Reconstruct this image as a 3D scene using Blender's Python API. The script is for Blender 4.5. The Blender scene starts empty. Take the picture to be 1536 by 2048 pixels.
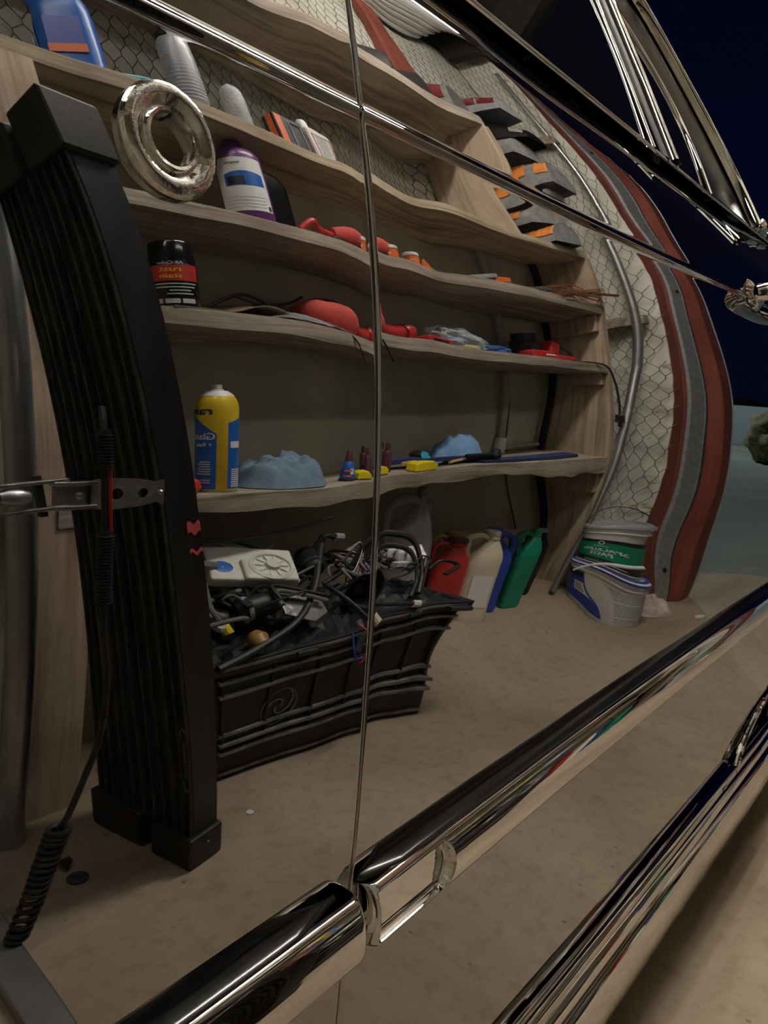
import bpy, math, random
import numpy as np
from mathutils import Vector, Matrix, Euler, noise
random.seed(7)
C = bpy.context.scene.collection
PI = math.pi
R = math.radians

# ------------------------------------------------------------------ helpers
class MB:
    """collects geometry; build() links it as ONE mesh object"""
    def __init__(s): s.v = []; s.f = []; s.m = []
    def add(s, vs, fs, mi=0):
        o = len(s.v); s.v += [tuple(v) for v in vs]
        for f in fs: s.f.append([i + o for i in f]); s.m.append(mi)
        return s
    def box(s, c, d, rot=None, mi=0):
        x, y, z = d[0] / 2, d[1] / 2, d[2] / 2
        vs = [Vector((a * x, b * y, e * z)) for a in (-1, 1) for b in (-1, 1) for e in (-1, 1)]
        if rot: m = Euler(rot).to_matrix(); vs = [m @ v for v in vs]
        c = Vector(c); vs = [v + c for v in vs]
        return s.add(vs, [(0, 1, 3, 2), (4, 6, 7, 5), (0, 4, 5, 1), (2, 3, 7, 6), (0, 2, 6, 4), (1, 5, 7, 3)], mi)
    def lathe(s, prof, n=32, mi=0, mis=None, c=(0, 0, 0), close=True, mat=None):
        vs = []
        for r, z in prof:
            for k in range(n):
                a = 2 * PI * k / n; vs.append(Vector((r * math.cos(a), r * math.sin(a), z)))
        if mat is not None: vs = [mat @ v for v in vs]
        vs = [v + Vector(c) for v in vs]
        o = len(s.v); s.v += [tuple(v) for v in vs]
        for i in range(len(prof) - 1):
            for k in range(n):
                k2 = (k + 1) % n
                s.f.append([o + i * n + k, o + i * n + k2, o + (i + 1) * n + k2, o + (i + 1) * n + k]); s.m.append(mis[i] if mis else mi)
        if close:
            s.f.append([o + k for k in range(n)][::-1]); s.m.append(mis[0] if mis else mi)
            s.f.append([o + (len(prof) - 1) * n + k for k in range(n)]); s.m.append(mis[-1] if mis else mi)
        return s
    def tube(s, pts, r, n=8, mi=0, closed=False):
        pts = [Vector(p) for p in pts]; L = len(pts)
        rs = r if isinstance(r, (list, tuple)) else [r] * L
        o = len(s.v); prev = None
        for i, p in enumerate(pts):
            if closed: t = pts[(i + 1) % L] - pts[i - 1]
            else: t = pts[min(i + 1, L - 1)] - pts[max(i - 1, 0)]
            t = t.normalized() if t.length > 1e-9 else Vector((0, 0, 1))
            if prev is None:
                a = Vector((0, 0, 1)) if abs(t.z) < .9 else Vector((1, 0, 0)); u = t.cross(a).normalized()
            else: u = (prev - t * prev.dot(t)).normalized()
            prev = u; w = t.cross(u)
            for k in range(n):
                a = 2 * PI * k / n; q = p + (u * math.cos(a) + w * math.sin(a)) * rs[i]; s.v.append(tuple(q))
        for i in range(L if closed else L - 1):
            j = (i + 1) % L
            for k in range(n):
                k2 = (k + 1) % n; s.f.append([o + i * n + k, o + i * n + k2, o + j * n + k2, o + j * n + k]); s.m.append(mi)
        if not closed:
            s.f.append([o + k for k in range(n)][::-1]); s.m.append(mi)
            s.f.append([o + (L - 1) * n + k for k in range(n)]); s.m.append(mi)
        return s
    def prism(s, poly, z0, z1, mat=None, mi=0):
        n = len(poly); vs = [Vector((p[0], p[1], z0)) for p in poly] + [Vector((p[0], p[1], z1)) for p in poly]
        if mat is not None: vs = [mat @ v for v in vs]
        fs = [list(range(n))[::-1], [n + i for i in range(n)]] + [[i, (i + 1) % n, n + (i + 1) % n, n + i] for i in range(n)]
        return s.add(vs, fs, mi)
    def grid(s, nx, ny, fn, mi=0, closed_u=False):
        o = len(s.v)
        for i in range(nx):
            for j in range(ny): s.v.append(tuple(fn(i / (nx - 1 if not closed_u else nx), j / (ny - 1))))
        for i in range(nx if closed_u else nx - 1):
            for j in range(ny - 1):
                a = (i + 1) % nx
                s.f.append([o + i * ny + j, o + a * ny + j, o + a * ny + j + 1, o + i * ny + j + 1]); s.m.append(mi)
        return s
    def build(s, name, mats, parent=None, smooth=True, bevel=0, loc=None, rot=None, auto=35, sub=0, solid=0):
        me = bpy.data.meshes.new(name)
        me.from_pydata(s.v, [], s.f); me.update()
        if not isinstance(mats, (list, tuple)): mats = [mats]
        for m in mats: me.materials.append(m)
        me.polygons.foreach_set('material_index', s.m)
        me.polygons.foreach_set('use_smooth', [smooth] * len(s.f))
        ob = bpy.data.objects.new(name, me); C.objects.link(ob)
        if parent: ob.parent = parent
        if loc is not None: ob.location = loc
        if rot is not None: ob.rotation_euler = rot
        if solid:
            md = ob.modifiers.new('solid', 'SOLIDIFY'); md.thickness = solid; md.offset = 0
        if bevel:
            md = ob.modifiers.new('bevel', 'BEVEL'); md.width = bevel; md.segments = 2; md.limit_method = 'ANGLE'; md.angle_limit = R(30)
        if sub:
            md = ob.modifiers.new('sub', 'SUBSURF'); md.levels = sub; md.render_levels = sub
        if smooth and auto: me.set_sharp_from_angle(angle=R(auto))
        return ob

def tag(o, label=None, cat=None, group=None, kind=None):
    if label: o['label'] = label
    if cat: o['category'] = cat
    if group: o['group'] = group
    if kind: o['kind'] = kind
    return o
def thing(name, label, cat, loc=(0, 0, 0), rz=0, group=None, rot=None):
    o = bpy.data.objects.new(name, None); C.objects.link(o); o.empty_display_size = .02
    o.location = loc; o.rotation_euler = rot if rot else (0, 0, rz)
    return tag(o, label, cat, group)
def pose(o, loc, rz=0, rot=None):
    o.location = loc; o.rotation_euler = rot if rot else (0, 0, rz); return o

def spline(pts, n=8):
    P = [Vector(p) for p in pts]; out = []
    for i in range(len(P) - 1):
        p0 = P[max(i - 1, 0)]; p1 = P[i]; p2 = P[i + 1]; p3 = P[min(i + 2, len(P) - 1)]
        for k in range(n):
            t = k / n; out.append(.5 * ((2 * p1) + (p2 - p0) * t + (2 * p0 - 5 * p1 + 4 * p2 - p3) * t * t + (3 * p1 - p0 - 3 * p2 + p3) * t ** 3))
    out.append(P[-1]); return out
_tc = {}
def text_geo(s, size):
    """2-D triangles of a string set in the built-in font, centred"""
    if (s, size) in _tc: return _tc[(s, size)]
    cu = bpy.data.curves.new('t', 'FONT'); cu.body = s; cu.size = size; cu.align_x = 'CENTER'; cu.align_y = 'CENTER'; cu.resolution_u = 2
    ob = bpy.data.objects.new('t', cu); C.objects.link(ob)
    dg = bpy.context.evaluated_depsgraph_get(); me = ob.evaluated_get(dg).to_mesh()
    g = ([(v.co.x, v.co.y) for v in me.vertices], [list(p.vertices) for p in me.polygons])
    ob.evaluated_get(dg).to_mesh_clear(); bpy.data.objects.remove(ob); bpy.data.curves.remove(cu)
    _tc[(s, size)] = g; return g
def wrap_text(mb, s, size, r, phi, z, mi=0, bold=0, sx=1.):
    """lettering bent round an upright cylinder, centred on angle phi"""
    v, f = text_geo(s, size)
    for dx in ([0] if not bold else [-bold, 0, bold]):
        mb.add([(r * math.cos(phi + (x * sx + dx) / r), r * math.sin(phi + (x * sx + dx) / r), z + y) for x, y in v], f, mi)
    return mb
def patch(mb, r, a0, a1, z0, z1, mi=0, n=14, r1=None, zt=None):
    """curved rectangle on an upright cylinder / cone; zt(t)= top edge"""
    r1 = r if r1 is None else r1
    def fn(u, w):
        a = a0 + (a1 - a0) * u; top = zt(u) if zt else z1; z = z0 + (top - z0) * w
        rr = r + (r1 - r) * ((z - z0) / max(z1 - z0, 1e-6)); return (rr * math.cos(a), rr * math.sin(a), z)
    return mb.grid(n, 6, fn, mi)

# ------------------------------------------------------------------ materials
def nt(name):
    m = bpy.data.materials.new(name); m.use_nodes = True; t = m.node_tree
    for n in list(t.nodes): t.nodes.remove(n)
    o = t.nodes.new('ShaderNodeOutputMaterial'); b = t.nodes.new('ShaderNodeBsdfPrincipled'); t.links.new(b.outputs[0], o.inputs[0])
    return m, t, b, o
def c4(c): return (c[0], c[1], c[2], 1)
def noise_n(t, scale, detail=4, sc=(1, 1, 1), rough=.55, coord='Object', dist=0):
    tc = t.nodes.new('ShaderNodeTexCoord'); mp = t.nodes.new('ShaderNodeMapping'); mp.inputs['Scale'].default_value = sc
    t.links.new(tc.outputs[coord], mp.inputs[0]); n = t.nodes.new('ShaderNodeTexNoise')
    n.inputs['Scale'].default_value = scale; n.inputs['Detail'].default_value = detail; n.inputs['Roughness'].default_value = rough
    n.inputs['Distortion'].default_value = dist; t.links.new(mp.outputs[0], n.inputs['Vector']); return n
def ramp(t, src, stops):
    r = t.nodes.new('ShaderNodeValToRGB'); e = r.color_ramp.elements
    while len(e) < len(stops): e.new(.5)
    for i, (p, c) in enumerate(stops): e[i].position = p; e[i].color = c4(c) if len(c) == 3 else c
    t.links.new(src, r.inputs[0]); return r
def bumpn(t, b, src, strength, dist=.002):
    n = t.nodes.new('ShaderNodeBump'); n.inputs['Strength'].default_value = strength; n.inputs['Distance'].default_value = dist
    t.links.new(src, n.inputs['Height']); t.links.new(n.outputs[0], b.inputs['Normal']); return n
def mat(name, col, rough=.5, metal=0, var=.12, scale=30, bump=0, bscale=80, trans=0, emit=None, es=0, spec=.5, sc=(1, 1, 1), coat=0, alpha=1):
    m, t, b, o = nt(name)
    b.inputs['Roughness'].default_value = rough; b.inputs['Metallic'].default_value = metal
    b.inputs['Specular IOR Level'].default_value = spec; b.inputs['Coat Weight'].default_value = coat
    if trans: b.inputs['Transmission Weight'].default_value = trans
    if alpha < 1: b.inputs['Alpha'].default_value = alpha
    n = noise_n(t, scale, 4, sc)
    lo = tuple(max(0, c * (1 - var)) for c in col); hi = tuple(min(1, c * (1 + var)) for c in col)
    r = ramp(t, n.outputs['Fac'], [(.3, lo), (.7, hi)]); t.links.new(r.outputs[0], b.inputs['Base Color'])
    if bump: n2 = noise_n(t, bscale, 5, sc); bumpn(t, b, n2.outputs['Fac'], bump)
    if emit: b.inputs['Emission Color'].default_value = c4(emit); b.inputs['Emission Strength'].default_value = es
    return m
def wood(name, c1, c2, c3, axis=0, rough=.75, k=1., seed=0):
    m, t, b, o = nt(name); b.inputs['Roughness'].default_value = rough; b.inputs['Specular IOR Level'].default_value = .25
    sc = [26, 26, 26]; sc[axis] = 1.1
    tc = t.nodes.new('ShaderNodeTexCoord'); mp = t.nodes.new('ShaderNodeMapping'); mp.inputs['Scale'].default_value = sc; mp.inputs['Location'].default_value = (seed, seed * 1.7, seed * .6)
    t.links.new(tc.outputs['Object'], mp.inputs[0])
    n = t.nodes.new('ShaderNodeTexNoise'); n.inputs['Scale'].default_value = 1.6 * k; n.inputs['Detail'].default_value = 6; n.inputs['Roughness'].default_value = .62; n.inputs['Distortion'].default_value = .6
    t.links.new(mp.outputs[0], n.inputs['Vector'])
    r = ramp(t, n.outputs['Fac'], [(.28, c3), (.45, c2), (.56, c1), (.72, c2)])
    n2 = noise_n(t, 5, 4, (1, 1, 1)); mx = t.nodes.new('ShaderNodeMix'); mx.data_type = 'RGBA'; mx.blend_type = 'MULTIPLY'
    r2 = ramp(t, n2.outputs['Fac'], [(.3, (.62, .58, .55)), (.6, (1, 1, 1))]); mx.inputs[0].default_value = .8
    t.links.new(r.outputs[0], mx.inputs[6]); t.links.new(r2.outputs[0], mx.inputs[7]); t.links.new(mx.outputs[2], b.inputs['Base Color'])
    bumpn(t, b, n.outputs['Fac'], .6, .003); return m

M = {}
def paint_mat():
    m, t, b, o = nt('black_car_paint')
    b.inputs['Metallic'].default_value = 1; b.inputs['Roughness'].default_value = .012
    b.inputs['Base Color'].default_value = (.44, .44, .45, 1)
    # road dust: sparse pale specks and a thin haze with a shape of its own
    n = noise_n(t, 900, 2); r = ramp(t, n.outputs['Fac'], [(.70, (0, 0, 0)), (.78, (1, 1, 1))])
    n2 = noise_n(t, 14, 4); r2 = ramp(t, n2.outputs['Fac'], [(.35, (.02, .02, .02)), (.75, (.22, .22, .22))])
    mul = t.nodes.new('ShaderNodeMath'); mul.operation = 'MULTIPLY'; t.links.new(r.outputs[0], mul.inputs[0]); t.links.new(r2.outputs[0], mul.inputs[1])
    ad = t.nodes.new('ShaderNodeMath'); ad.operation = 'ADD'; ad.inputs[1].default_value = .006; t.links.new(mul.outputs[0], ad.inputs[0])
    d = t.nodes.new('ShaderNodeBsdfDiffuse'); d.inputs[0].default_value = (.35, .33, .30, 1)
    mx = t.nodes.new('ShaderNodeMixShader'); t.links.new(ad.outputs[0], mx.inputs[0]); t.links.new(b.outputs[0], mx.inputs[1]); t.links.new(d.outputs[0], mx.inputs[2])
    t.links.new(mx.outputs[0], o.inputs[0]); return m
M['paint'] = paint_mat()
M['chrome'] = mat('chrome', (.80, .79, .77), .03, 1, .01, 5)
M['chrome_worn'] = mat('worn_chrome', (.72, .70, .68), .12, 1, .15, 60, .25, 120)
M['rubber'] = mat('black_rubber', (.012, .012, .013), .6, 0, .3, 60, .2)
M['gap'] = mat('gap_black', (.006, .006, .007), .9, 0, .1)
M['glass_dark'] = mat('dark_tinted_glass', (.004, .004, .005), .02, 0, .1, 5, coat=.3)
M['wood_old'] = wood('weathered_board', (.47, .41, .33), (.33, .28, .22), (.13, .105, .085), 0)
M['wood_edge'] = wood('sawn_board_edge', (.52, .44, .30), (.38, .31, .21), (.18, .14, .095), 0, seed=3)
M['wood_v'] = wood('upright_board', (.56, .45, .34), (.44, .34, .24), (.20, .14, .095), 2, seed=5)
M['wood_v2'] = wood('pale_upright_board', (.62, .50, .37), (.50, .39, .28), (.24, .17, .12), 2, seed=11)
M['red_wood'] = wood('red_painted_wood', (.29, .085, .06), (.24, .065, .048), (.18, .05, .038), 2, rough=.55, seed=2)
M['galv'] = mat('galvanised_steel', (.50, .53, .54), .42, .55, .22, 60, .15, 200)
M['galv_dark'] = mat('dark_steel_edge', (.06, .07, .08), .5, .4, .2)
M['conduit'] = mat('grey_conduit_metal', (.42, .42, .42), .3, .8, .12, 20)
M['steel'] = mat('brushed_steel_tube', (.45, .45, .47), .34, .85, .1, 30, .1, 300)
M['clamp'] = mat('plated_clamp_steel', (.50, .49, .46), .32, .9, .2, 60, .2, 90)
M['blk'] = mat('black_plastic', (.018, .018, .019), .45, 0, .3, 40, .15, 200)
M['blk_gloss'] = mat('glossy_black', (.01, .01, .011), .15, 0, .2, 20)
M['blk_dusty'] = mat('dusty_black_aluminium', (.011, .011, .012), .42, 0, .8, 14, .2, 160, sc=(3, 3, .5))
M['rib_highlight'] = mat('highlit_rib_edge', (.060, .060, .058), .5, 0, .8, 30, .2, 160, sc=(3, 3, .6))  # paler than the panel: highlights on the rib edges put into the colour
M['crate_rib'] = mat('highlit_crate_rib', (.24, .245, .25), .42, 0, .5, 40, .2, 150)  # overhead highlights on the crate ribs painted in as a lighter colour
M['crate'] = mat('dusty_black_crate_plastic', (.022, .023, .025), .5, 0, .5, 22, .25, 150)
M['cable'] = mat('black_cable_jacket', (.022, .022, .024), .5, 0, .4, 80)
M['cable_grey'] = mat('grey_cable_jacket', (.16, .16, .16), .5, 0, .3, 80)
M['white'] = mat('white_plastic', (.78, .78, .74), .4, 0, .06, 12)
M['white_p'] = mat('white_print', (.82, .82, .80), .5, 0, .02)
M['cream'] = mat('cream_plastic', (.72, .66, .50), .4, 0, .10, 14)
M['offw'] = mat('dirty_white_part', (.68, .68, .60), .5, 0, .15, 40)
M['grey'] = mat('grey_plastic', (.30, .31, .33), .45, 0, .12)
M['ltgrey'] = mat('light_grey_print', (.50, .50, .52), .5, 0, .3, 260)
M['red'] = mat('red_plastic', (.48, .035, .03), .35, 0, .15, 20)
M['redfab'] = mat('red_fabric', (.52, .06, .045), .8, 0, .15, 60, .4, 300)
M['dkred'] = mat('dark_red_lens', (.16, .012, .016), .12, 0, .5, 40, .5, 60, coat=.6)
M['amber'] = mat('amber_lens', (.72, .24, .05), .15, 0, .25, 30, .4, 70, coat=.6)
M['silver'] = mat('silver_reflector', (.48, .48, .47), .22, .8, .2, 40, .5, 50)
M['haze_lens'] = mat('hazy_clear_lens', (.36, .37, .36), .22, .25, .25, 40, .5, 50, coat=.5)
M['blue'] = mat('blue_plastic', (.035, .075, .42), .35, 0, .15, 20)
M['blueprint'] = mat('blue_print', (.02, .13, .50), .3, 0, .08, 60)
M['navy'] = mat('navy_fabric', (.02, .03, .12), .85, 0, .2, 80, .3, 300)
M['green'] = mat('green_plastic', (.01, .22, .13), .28, 0, .25, 16)
M['greenprint'] = mat('green_print', (.0, .30, .15), .45, 0, .04)
M['yellow'] = mat('yellow_print', (.80, .56, .03), .28, 0, .06, 10)
M['tapey'] = mat('yellow_plastic', (.85, .70, .02), .4, 0, .06)
M['gold'] = mat('amber_brown_plastic', (.38, .22, .06), .35, 0, .2)
M['purple'] = mat('purple_plastic', (.16, .05, .20), .3, 0, .15)
M['maroon'] = mat('maroon_plastic', (.10, .035, .045), .35, 0, .15)
M['rag'] = mat('blue_shop_cloth', (.17, .26, .35), .95, 0, .18, 50, .6, 260)
M['rag2'] = mat('bright_blue_cloth', (.20, .38, .62), .95, 0, .15, 50, .6, 260)
M['towel'] = mat('soiled_white_towel', (.58, .47, .42), .95, 0, .35, 35, .8, 160)
M['copper'] = mat('bare_copper', (.62, .30, .17), .35, .8, .2, 90)
M['orange'] = mat('orange_print', (.75, .16, .04), .4, 0, .1)
M['cyan'] = mat('cyan_plastic', (.03, .42, .52), .35, 0, .1)
M['card'] = mat('brown_cardboard', (.16, .11, .07), .8, 0, .2, 30)
M['clear'] = mat('clear_plastic_film', (.75, .82, .88), .12, 0, .1, 30, .7, 50, alpha=.38)
M['smoke'] = mat('smoky_clear_plastic', (.62, .64, .68), .2, 0, .2, 12, .3, 30, alpha=.62)
M['tin_grey'] = mat('grey_print', (.38, .39, .40), .35, .2, .1)
M['pvc'] = mat('painted_beige_pipe', (.42, .40, .33), .5, 0, .1)
M['drywall'] = mat('grimy_beige_wallboard', (.48, .45, .34), .8, 0, .22, 3, .15, 30)
M['ply_dark'] = wood('dark_ceiling_wood', (.030, .024, .018), (.02, .016, .012), (.01, .008, .006), 0)
M['insul'] = None
def insul():
    m, t, b, o = nt('white_insulation_facing'); b.inputs['Roughness'].default_value = .75
    n = noise_n(t, 5, 5); r = ramp(t, n.outputs['Fac'], [(.25, (.50, .47, .37)), (.5, (.70, .69, .60)), (.75, (.76, .76, .68))])
    n2 = noise_n(t, 26, 3, dist=1.2); r2 = ramp(t, n2.outputs['Fac'], [(.66, (1, 1, 1)), (.72, (.55, .45, .25))])
    mx = t.nodes.new('ShaderNodeMix'); mx.data_type = 'RGBA'; mx.blend_type = 'MULTIPLY'; mx.inputs[0].default_value = .9
    t.links.new(r.outputs[0], mx.inputs[6]); t.links.new(r2.outputs[0], mx.inputs[7]); t.links.new(mx.outputs[2], b.inputs['Base Color'])
    n3 = noise_n(t, 38, 4); bumpn(t, b, n3.outputs['Fac'], .8, .004); return m
M['insul'] = insul()
def concrete(name, a, b_, c, s=1.):
    m, t, b, o = nt(name); b.inputs['Roughness'].default_value = .72; b.inputs['Specular IOR Level'].default_value = .25
    n = noise_n(t, 1.6 * s, 8, rough=.62, dist=.5); r = ramp(t, n.outputs['Fac'], [(.30, c), (.48, b_), (.66, a)])
    n2 = noise_n(t, 34, 6, rough=.7); r2 = ramp(t, n2.outputs['Fac'], [(.34, (.70, .66, .60)), (.5, (1, 1, 1))])
    v = t.nodes.new('ShaderNodeTexVoronoi'); v.inputs['Scale'].default_value = 15; tc = t.nodes.new('ShaderNodeTexCoord'); t.links.new(tc.outputs['Object'], v.inputs['Vector'])
    r3 = ramp(t, v.outputs['Distance'], [(.035, (.35, .27, .2)), (.06, (1, 1, 1))])
    def mul(x, y, f):
        mx = t.nodes.new('ShaderNodeMix'); mx.data_type = 'RGBA'; mx.blend_type = 'MULTIPLY'; mx.inputs[0].default_value = f
        t.links.new(x, mx.inputs[6]); t.links.new(y, mx.inputs[7]); return mx.outputs[2]
    q = mul(mul(r.outputs[0], r2.outputs[0], .6), r3.outputs[0], .65); t.links.new(q, b.inputs['Base Color'])
    bumpn(t, b, n2.outputs['Fac'], .25, .002); return m
M['floor'] = concrete('stained_concrete', (.43, .35, .26), (.34, .27, .195), (.25, .19, .13))
M['drive'] = concrete('driveway_concrete', (.28, .30, .28), (.23, .25, .235), (.18, .20, .185), .4)
M['foliage'] = mat('dark_foliage', (.02, .025, .015), .9, 0, .5, 3)
M['shed'] = mat('pale_metal_siding', (.22, .26, .30), .6, 0, .1)
M['shrub'] = mat('tan_shrub', (.20, .16, .09), .9, 0, .5, 8, .8, 8)

# ------------------------------------------------------------------ camera, world
H = .72
cam_d = bpy.data.cameras.new('camera'); cam = bpy.data.objects.new('camera', cam_d); C.objects.link(cam)
r_, u_, b_ = [[0.6176022, -0.7864906, 0.0], [0.0883014, 0.0693398, 0.9936774], [-0.781518, -0.6136974, 0.1122726]]
cam.matrix_world = Matrix(((r_[0], u_[0], b_[0], 0), (r_[1], u_[1], b_[1], 0), (r_[2], u_[2], b_[2], H), (0, 0, 0, 1)))
cam_d.sensor_fit = 'VERTICAL'; cam_d.sensor_height = 36; cam_d.lens = 36 * 1540 / 2048; cam_d.clip_start = .01; cam_d.clip_end = 300
sc_ = bpy.context.scene; sc_.camera = cam
sc_.view_settings.view_transform = 'Standard'; sc_.view_settings.look = 'None'; sc_.view_settings.exposure = 0.4; sc_.view_settings.gamma = 1
sc_.view_settings.use_curve_mapping = False
w = bpy.data.worlds.new('night'); sc_.world = w; w.use_nodes = True; t = w.node_tree; bg = t.nodes['Background']
tc = t.nodes.new('ShaderNodeTexCoord'); sp = t.nodes.new('ShaderNodeSeparateXYZ'); t.links.new(tc.outputs['Generated'], sp.inputs[0])
rr = ramp(t, sp.outputs['Z'], [(0.0, (.0014, .0028, .0125)), (.25, (.0008, .0013, .0075)), (.7, (.0004, .0006, .0032))]); t.links.new(rr.outputs[0], bg.inputs[0]); bg.inputs[1].default_value = 1.0

# ------------------------------------------------------------------ the car (black four-door hardtop)
XL = np.array([0.0, 0.08, 0.16, 0.22, 0.26, 0.285, 0.3, 0.313]); XR = np.array([0.305, 0.315, 0.33, 0.35, 0.38, 0.44, 0.54, 0.68, 0.86, 1.1, 1.4]); ZK = np.array([0.07, 0.17, 0.27, 0.37, 0.45, 0.51, 0.57, 0.63, 0.69, 0.75, 0.8, 0.84, 0.875, 0.91, 0.94, 0.99])
GL = np.array([[57896,49142,39315,28431,18644,11109,5135,320,-2786,-3349,-301,3999,9085,14905,20875,33640],[57759,49063,39304,28528,18914,11567,5756,839,-2644,-3275,-119,4170,9283,15008,20933,33637],[57613,48984,39291,28590,19076,11936,6373,1542,-1750,-2300,399,4590,9340,14972,20832,33481],[57493,48924,39285,28611,19088,11833,6260,1676,-1360,-1962,279,4211,8909,14658,20530,33199],[57407,48882,39284,28620,19081,11811,6337,1538,-1376,-2040,162,3991,8869,14582,20357,32983],[57347,48855,39285,28629,19068,11843,6307,1477,-1468,-2190,223,3910,8838,14380,20078,32760],[57308,48837,39288,28636,19049,11839,6344,1491,-1461,-2151,369,3946,8702,14235,19913,32615],[57274,48822,39289,28640,18984,11796,6387,1585,-1339,-1793,676,4159,8755,14055,19755,32474]]) * 1e-6
GR = np.array([[57286,48867,39406,28939,19588,12481,6996,1703,-1616,-2740,-375,3803,8765,14416,20221,32849],[57135,48727,39303,28920,19643,12578,7115,1717,-1706,-2857,-549,3623,8626,14322,20143,32804],[56909,48510,39134,28866,19706,12708,7320,1824,-1743,-2960,-642,3448,8563,14209,20056,32787],[56617,48216,38876,28727,19704,12793,7504,1866,-1760,-2930,-778,3394,8529,14130,20060,32791],[56191,47771,38450,28423,19584,12778,7677,2067,-1590,-2949,-658,3250,8220,14035,19926,32726],[55366,46881,37540,27659,19110,12582,7338,1863,-1523,-3143,-825,2905,7980,13521,19538,32338],[54029,45408,35964,26150,17951,11856,7096,837,-1546,-3648,-1582,1793,6582,12296,18609,31199],[52219,43377,33692,23701,15498,10075,5725,960,-2065,-3891,-2263,632,4541,10130,15738,27814],[49969,40816,30750,20253,11359,5889,1914,-2282,-5405,-6940,-5631,-3091,109,5218,10943,23225],[47035,37449,26854,15481,5672,-1736,-7822,-12299,-15043,-15982,-14168,-10974,-6708,-1370,4328,16773],[43392,33274,21966,9354,-2042,-10859,-18029,-23066,-25819,-26275,-23731,-19967,-15292,-9743,-3935,8639]]) * 1e-6
KJ = 0.021720; D0 = .25
def mkhat(kn):
    n = len(kn); h = np.diff(kn); A = np.zeros((n, n)); Q = np.zeros((n, n)); A[0, 0] = A[-1, -1] = 1
    for i in range(1, n - 1):
        A[i, i - 1] = h[i - 1] / 6; A[i, i] = (h[i - 1] + h[i]) / 3; A[i, i + 1] = h[i] / 6
        Q[i, i - 1] = 1 / h[i - 1]; Q[i, i] = -1 / h[i - 1] - 1 / h[i]; Q[i, i + 1] = 1 / h[i]
    Mm = np.linalg.solve(A, Q); I = np.eye(n)
    def B(x):
        i = np.clip(np.searchsorted(kn, x) - 1, 0, n - 2); hh = h[i]; a = (kn[i + 1] - x) / hh; b = 1 - a
        return a[:, None] * I[i] + b[:, None] * I[i + 1] + ((a ** 3 - a) * hh ** 2 / 6)[:, None] * Mm[i] + ((b ** 3 - b) * hh ** 2 / 6)[:, None] * Mm[i + 1]
    return B
bL = mkhat(XL); bR = mkhat(XR); bZ = mkhat(ZK)
def body_y(x, z, front):
    """height profile of the pressed steel: barrel-shaped section with its small waves"""
    x = np.asarray(x, float); z = np.asarray(z, float)
    xc = np.clip(x, XL[0], XL[-1]) if front else np.clip(x, XR[0], XR[-1])
    zc = np.clip(z, ZK[0], ZK[-1]); Bx = (bL if front else bR)(xc); y = D0 + np.einsum('na,nb,ab->n', Bx, bZ(zc), GL if front else GR)
    y = y - KJ * np.maximum(z - .873, 0)
    # raised character line
    y = y - .0016 * np.exp(-((z - .8755) / .0024) ** 2)
    # shoulder: the side turns in under the windows
    ws = .0010 + .0035 / (1 + np.exp((x - .36) / .03)); zs = .9575 - .062 * np.clip(x - .45, 0, .6); y = y + .42 * ws * np.logaddexp(0, (z - zs) / ws)
    return y
def Y1(x, z): return float(body_y([x], [z], x < .3105)[0])

def panel(name, x0, x1, z0, z1, front, seam_right=False, seam_left=False, cut=None):
    xs = []
    x = x0
    while x < x1 - 1e-6:
        xs.append(x); dense = .05 < x < 1.5
        st = .004 if dense else .04
        if min(abs(x - x0) if seam_left else 9, abs(x1 - x) if seam_right else 9) < .008: st = .0006
        if seam_right and x1 - x < .0125 and st > .001: st = min(st, max(.0006, (x1 - x) - .008))
        x += st
    xs.append(x1)
    zs = list(np.arange(z0, .86, .004)) + list(np.arange(.86, .892, .0007)) + list(np.arange(.892, .95, .004)) + list(np.arange(.95, .972, .0008)) + list(np.arange(.972, z1, .004)) + [z1]
    X, Z = np.meshgrid(xs, zs, indexing='ij'); Yv = body_y(X.ravel(), Z.ravel(), front).reshape(X.shape)
    rad = .0016
    for flag, edge, sg in ((seam_right, x1, 1), (seam_left, x0, -1)):
        if flag:
            d = np.abs(edge - X); m = d < rad; Yv = np.where(m, Yv + rad - np.sqrt(np.maximum(rad ** 2 - (rad - d) ** 2, 0)), Yv)
    nx, nz = X.shape; v = np.stack([X, Yv, Z], 2).reshape(-1, 3)
    idx = np.arange(nx * nz).reshape(nx, nz); f = np.stack([idx[:-1, :-1], idx[1:, :-1], idx[1:, 1:], idx[:-1, 1:]], 2).reshape(-1, 4)
    if cut is not None:
        c = (v[f].mean(1)); f = f[~cut(c[:, 0], c[:, 2])]
    f = f.tolist(); n0 = len(v); v = v.tolist()
    # returned flanges at the door edges
    for flag, i in ((seam_right, nx - 1), (seam_left, 0)):
        if flag:
            o = len(v); v += [[p[0], p[1] + .02, p[2]] for p in v[i * nz:(i + 1) * nz]]
            for k in range(nz - 1): f.append([i * nz + k, i * nz + k + 1, o + k + 1, o + k])
    me = bpy.data.meshes.new(name); me.from_pydata(v, [], f); me.materials.append(M['paint'])
    me.polygons.foreach_set('use_smooth', [True] * len(f)); me.update()
    me.set_sharp_from_angle(angle=R(60))
    ob = bpy.data.objects.new(name, me); C.objects.link(ob); return ob

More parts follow.
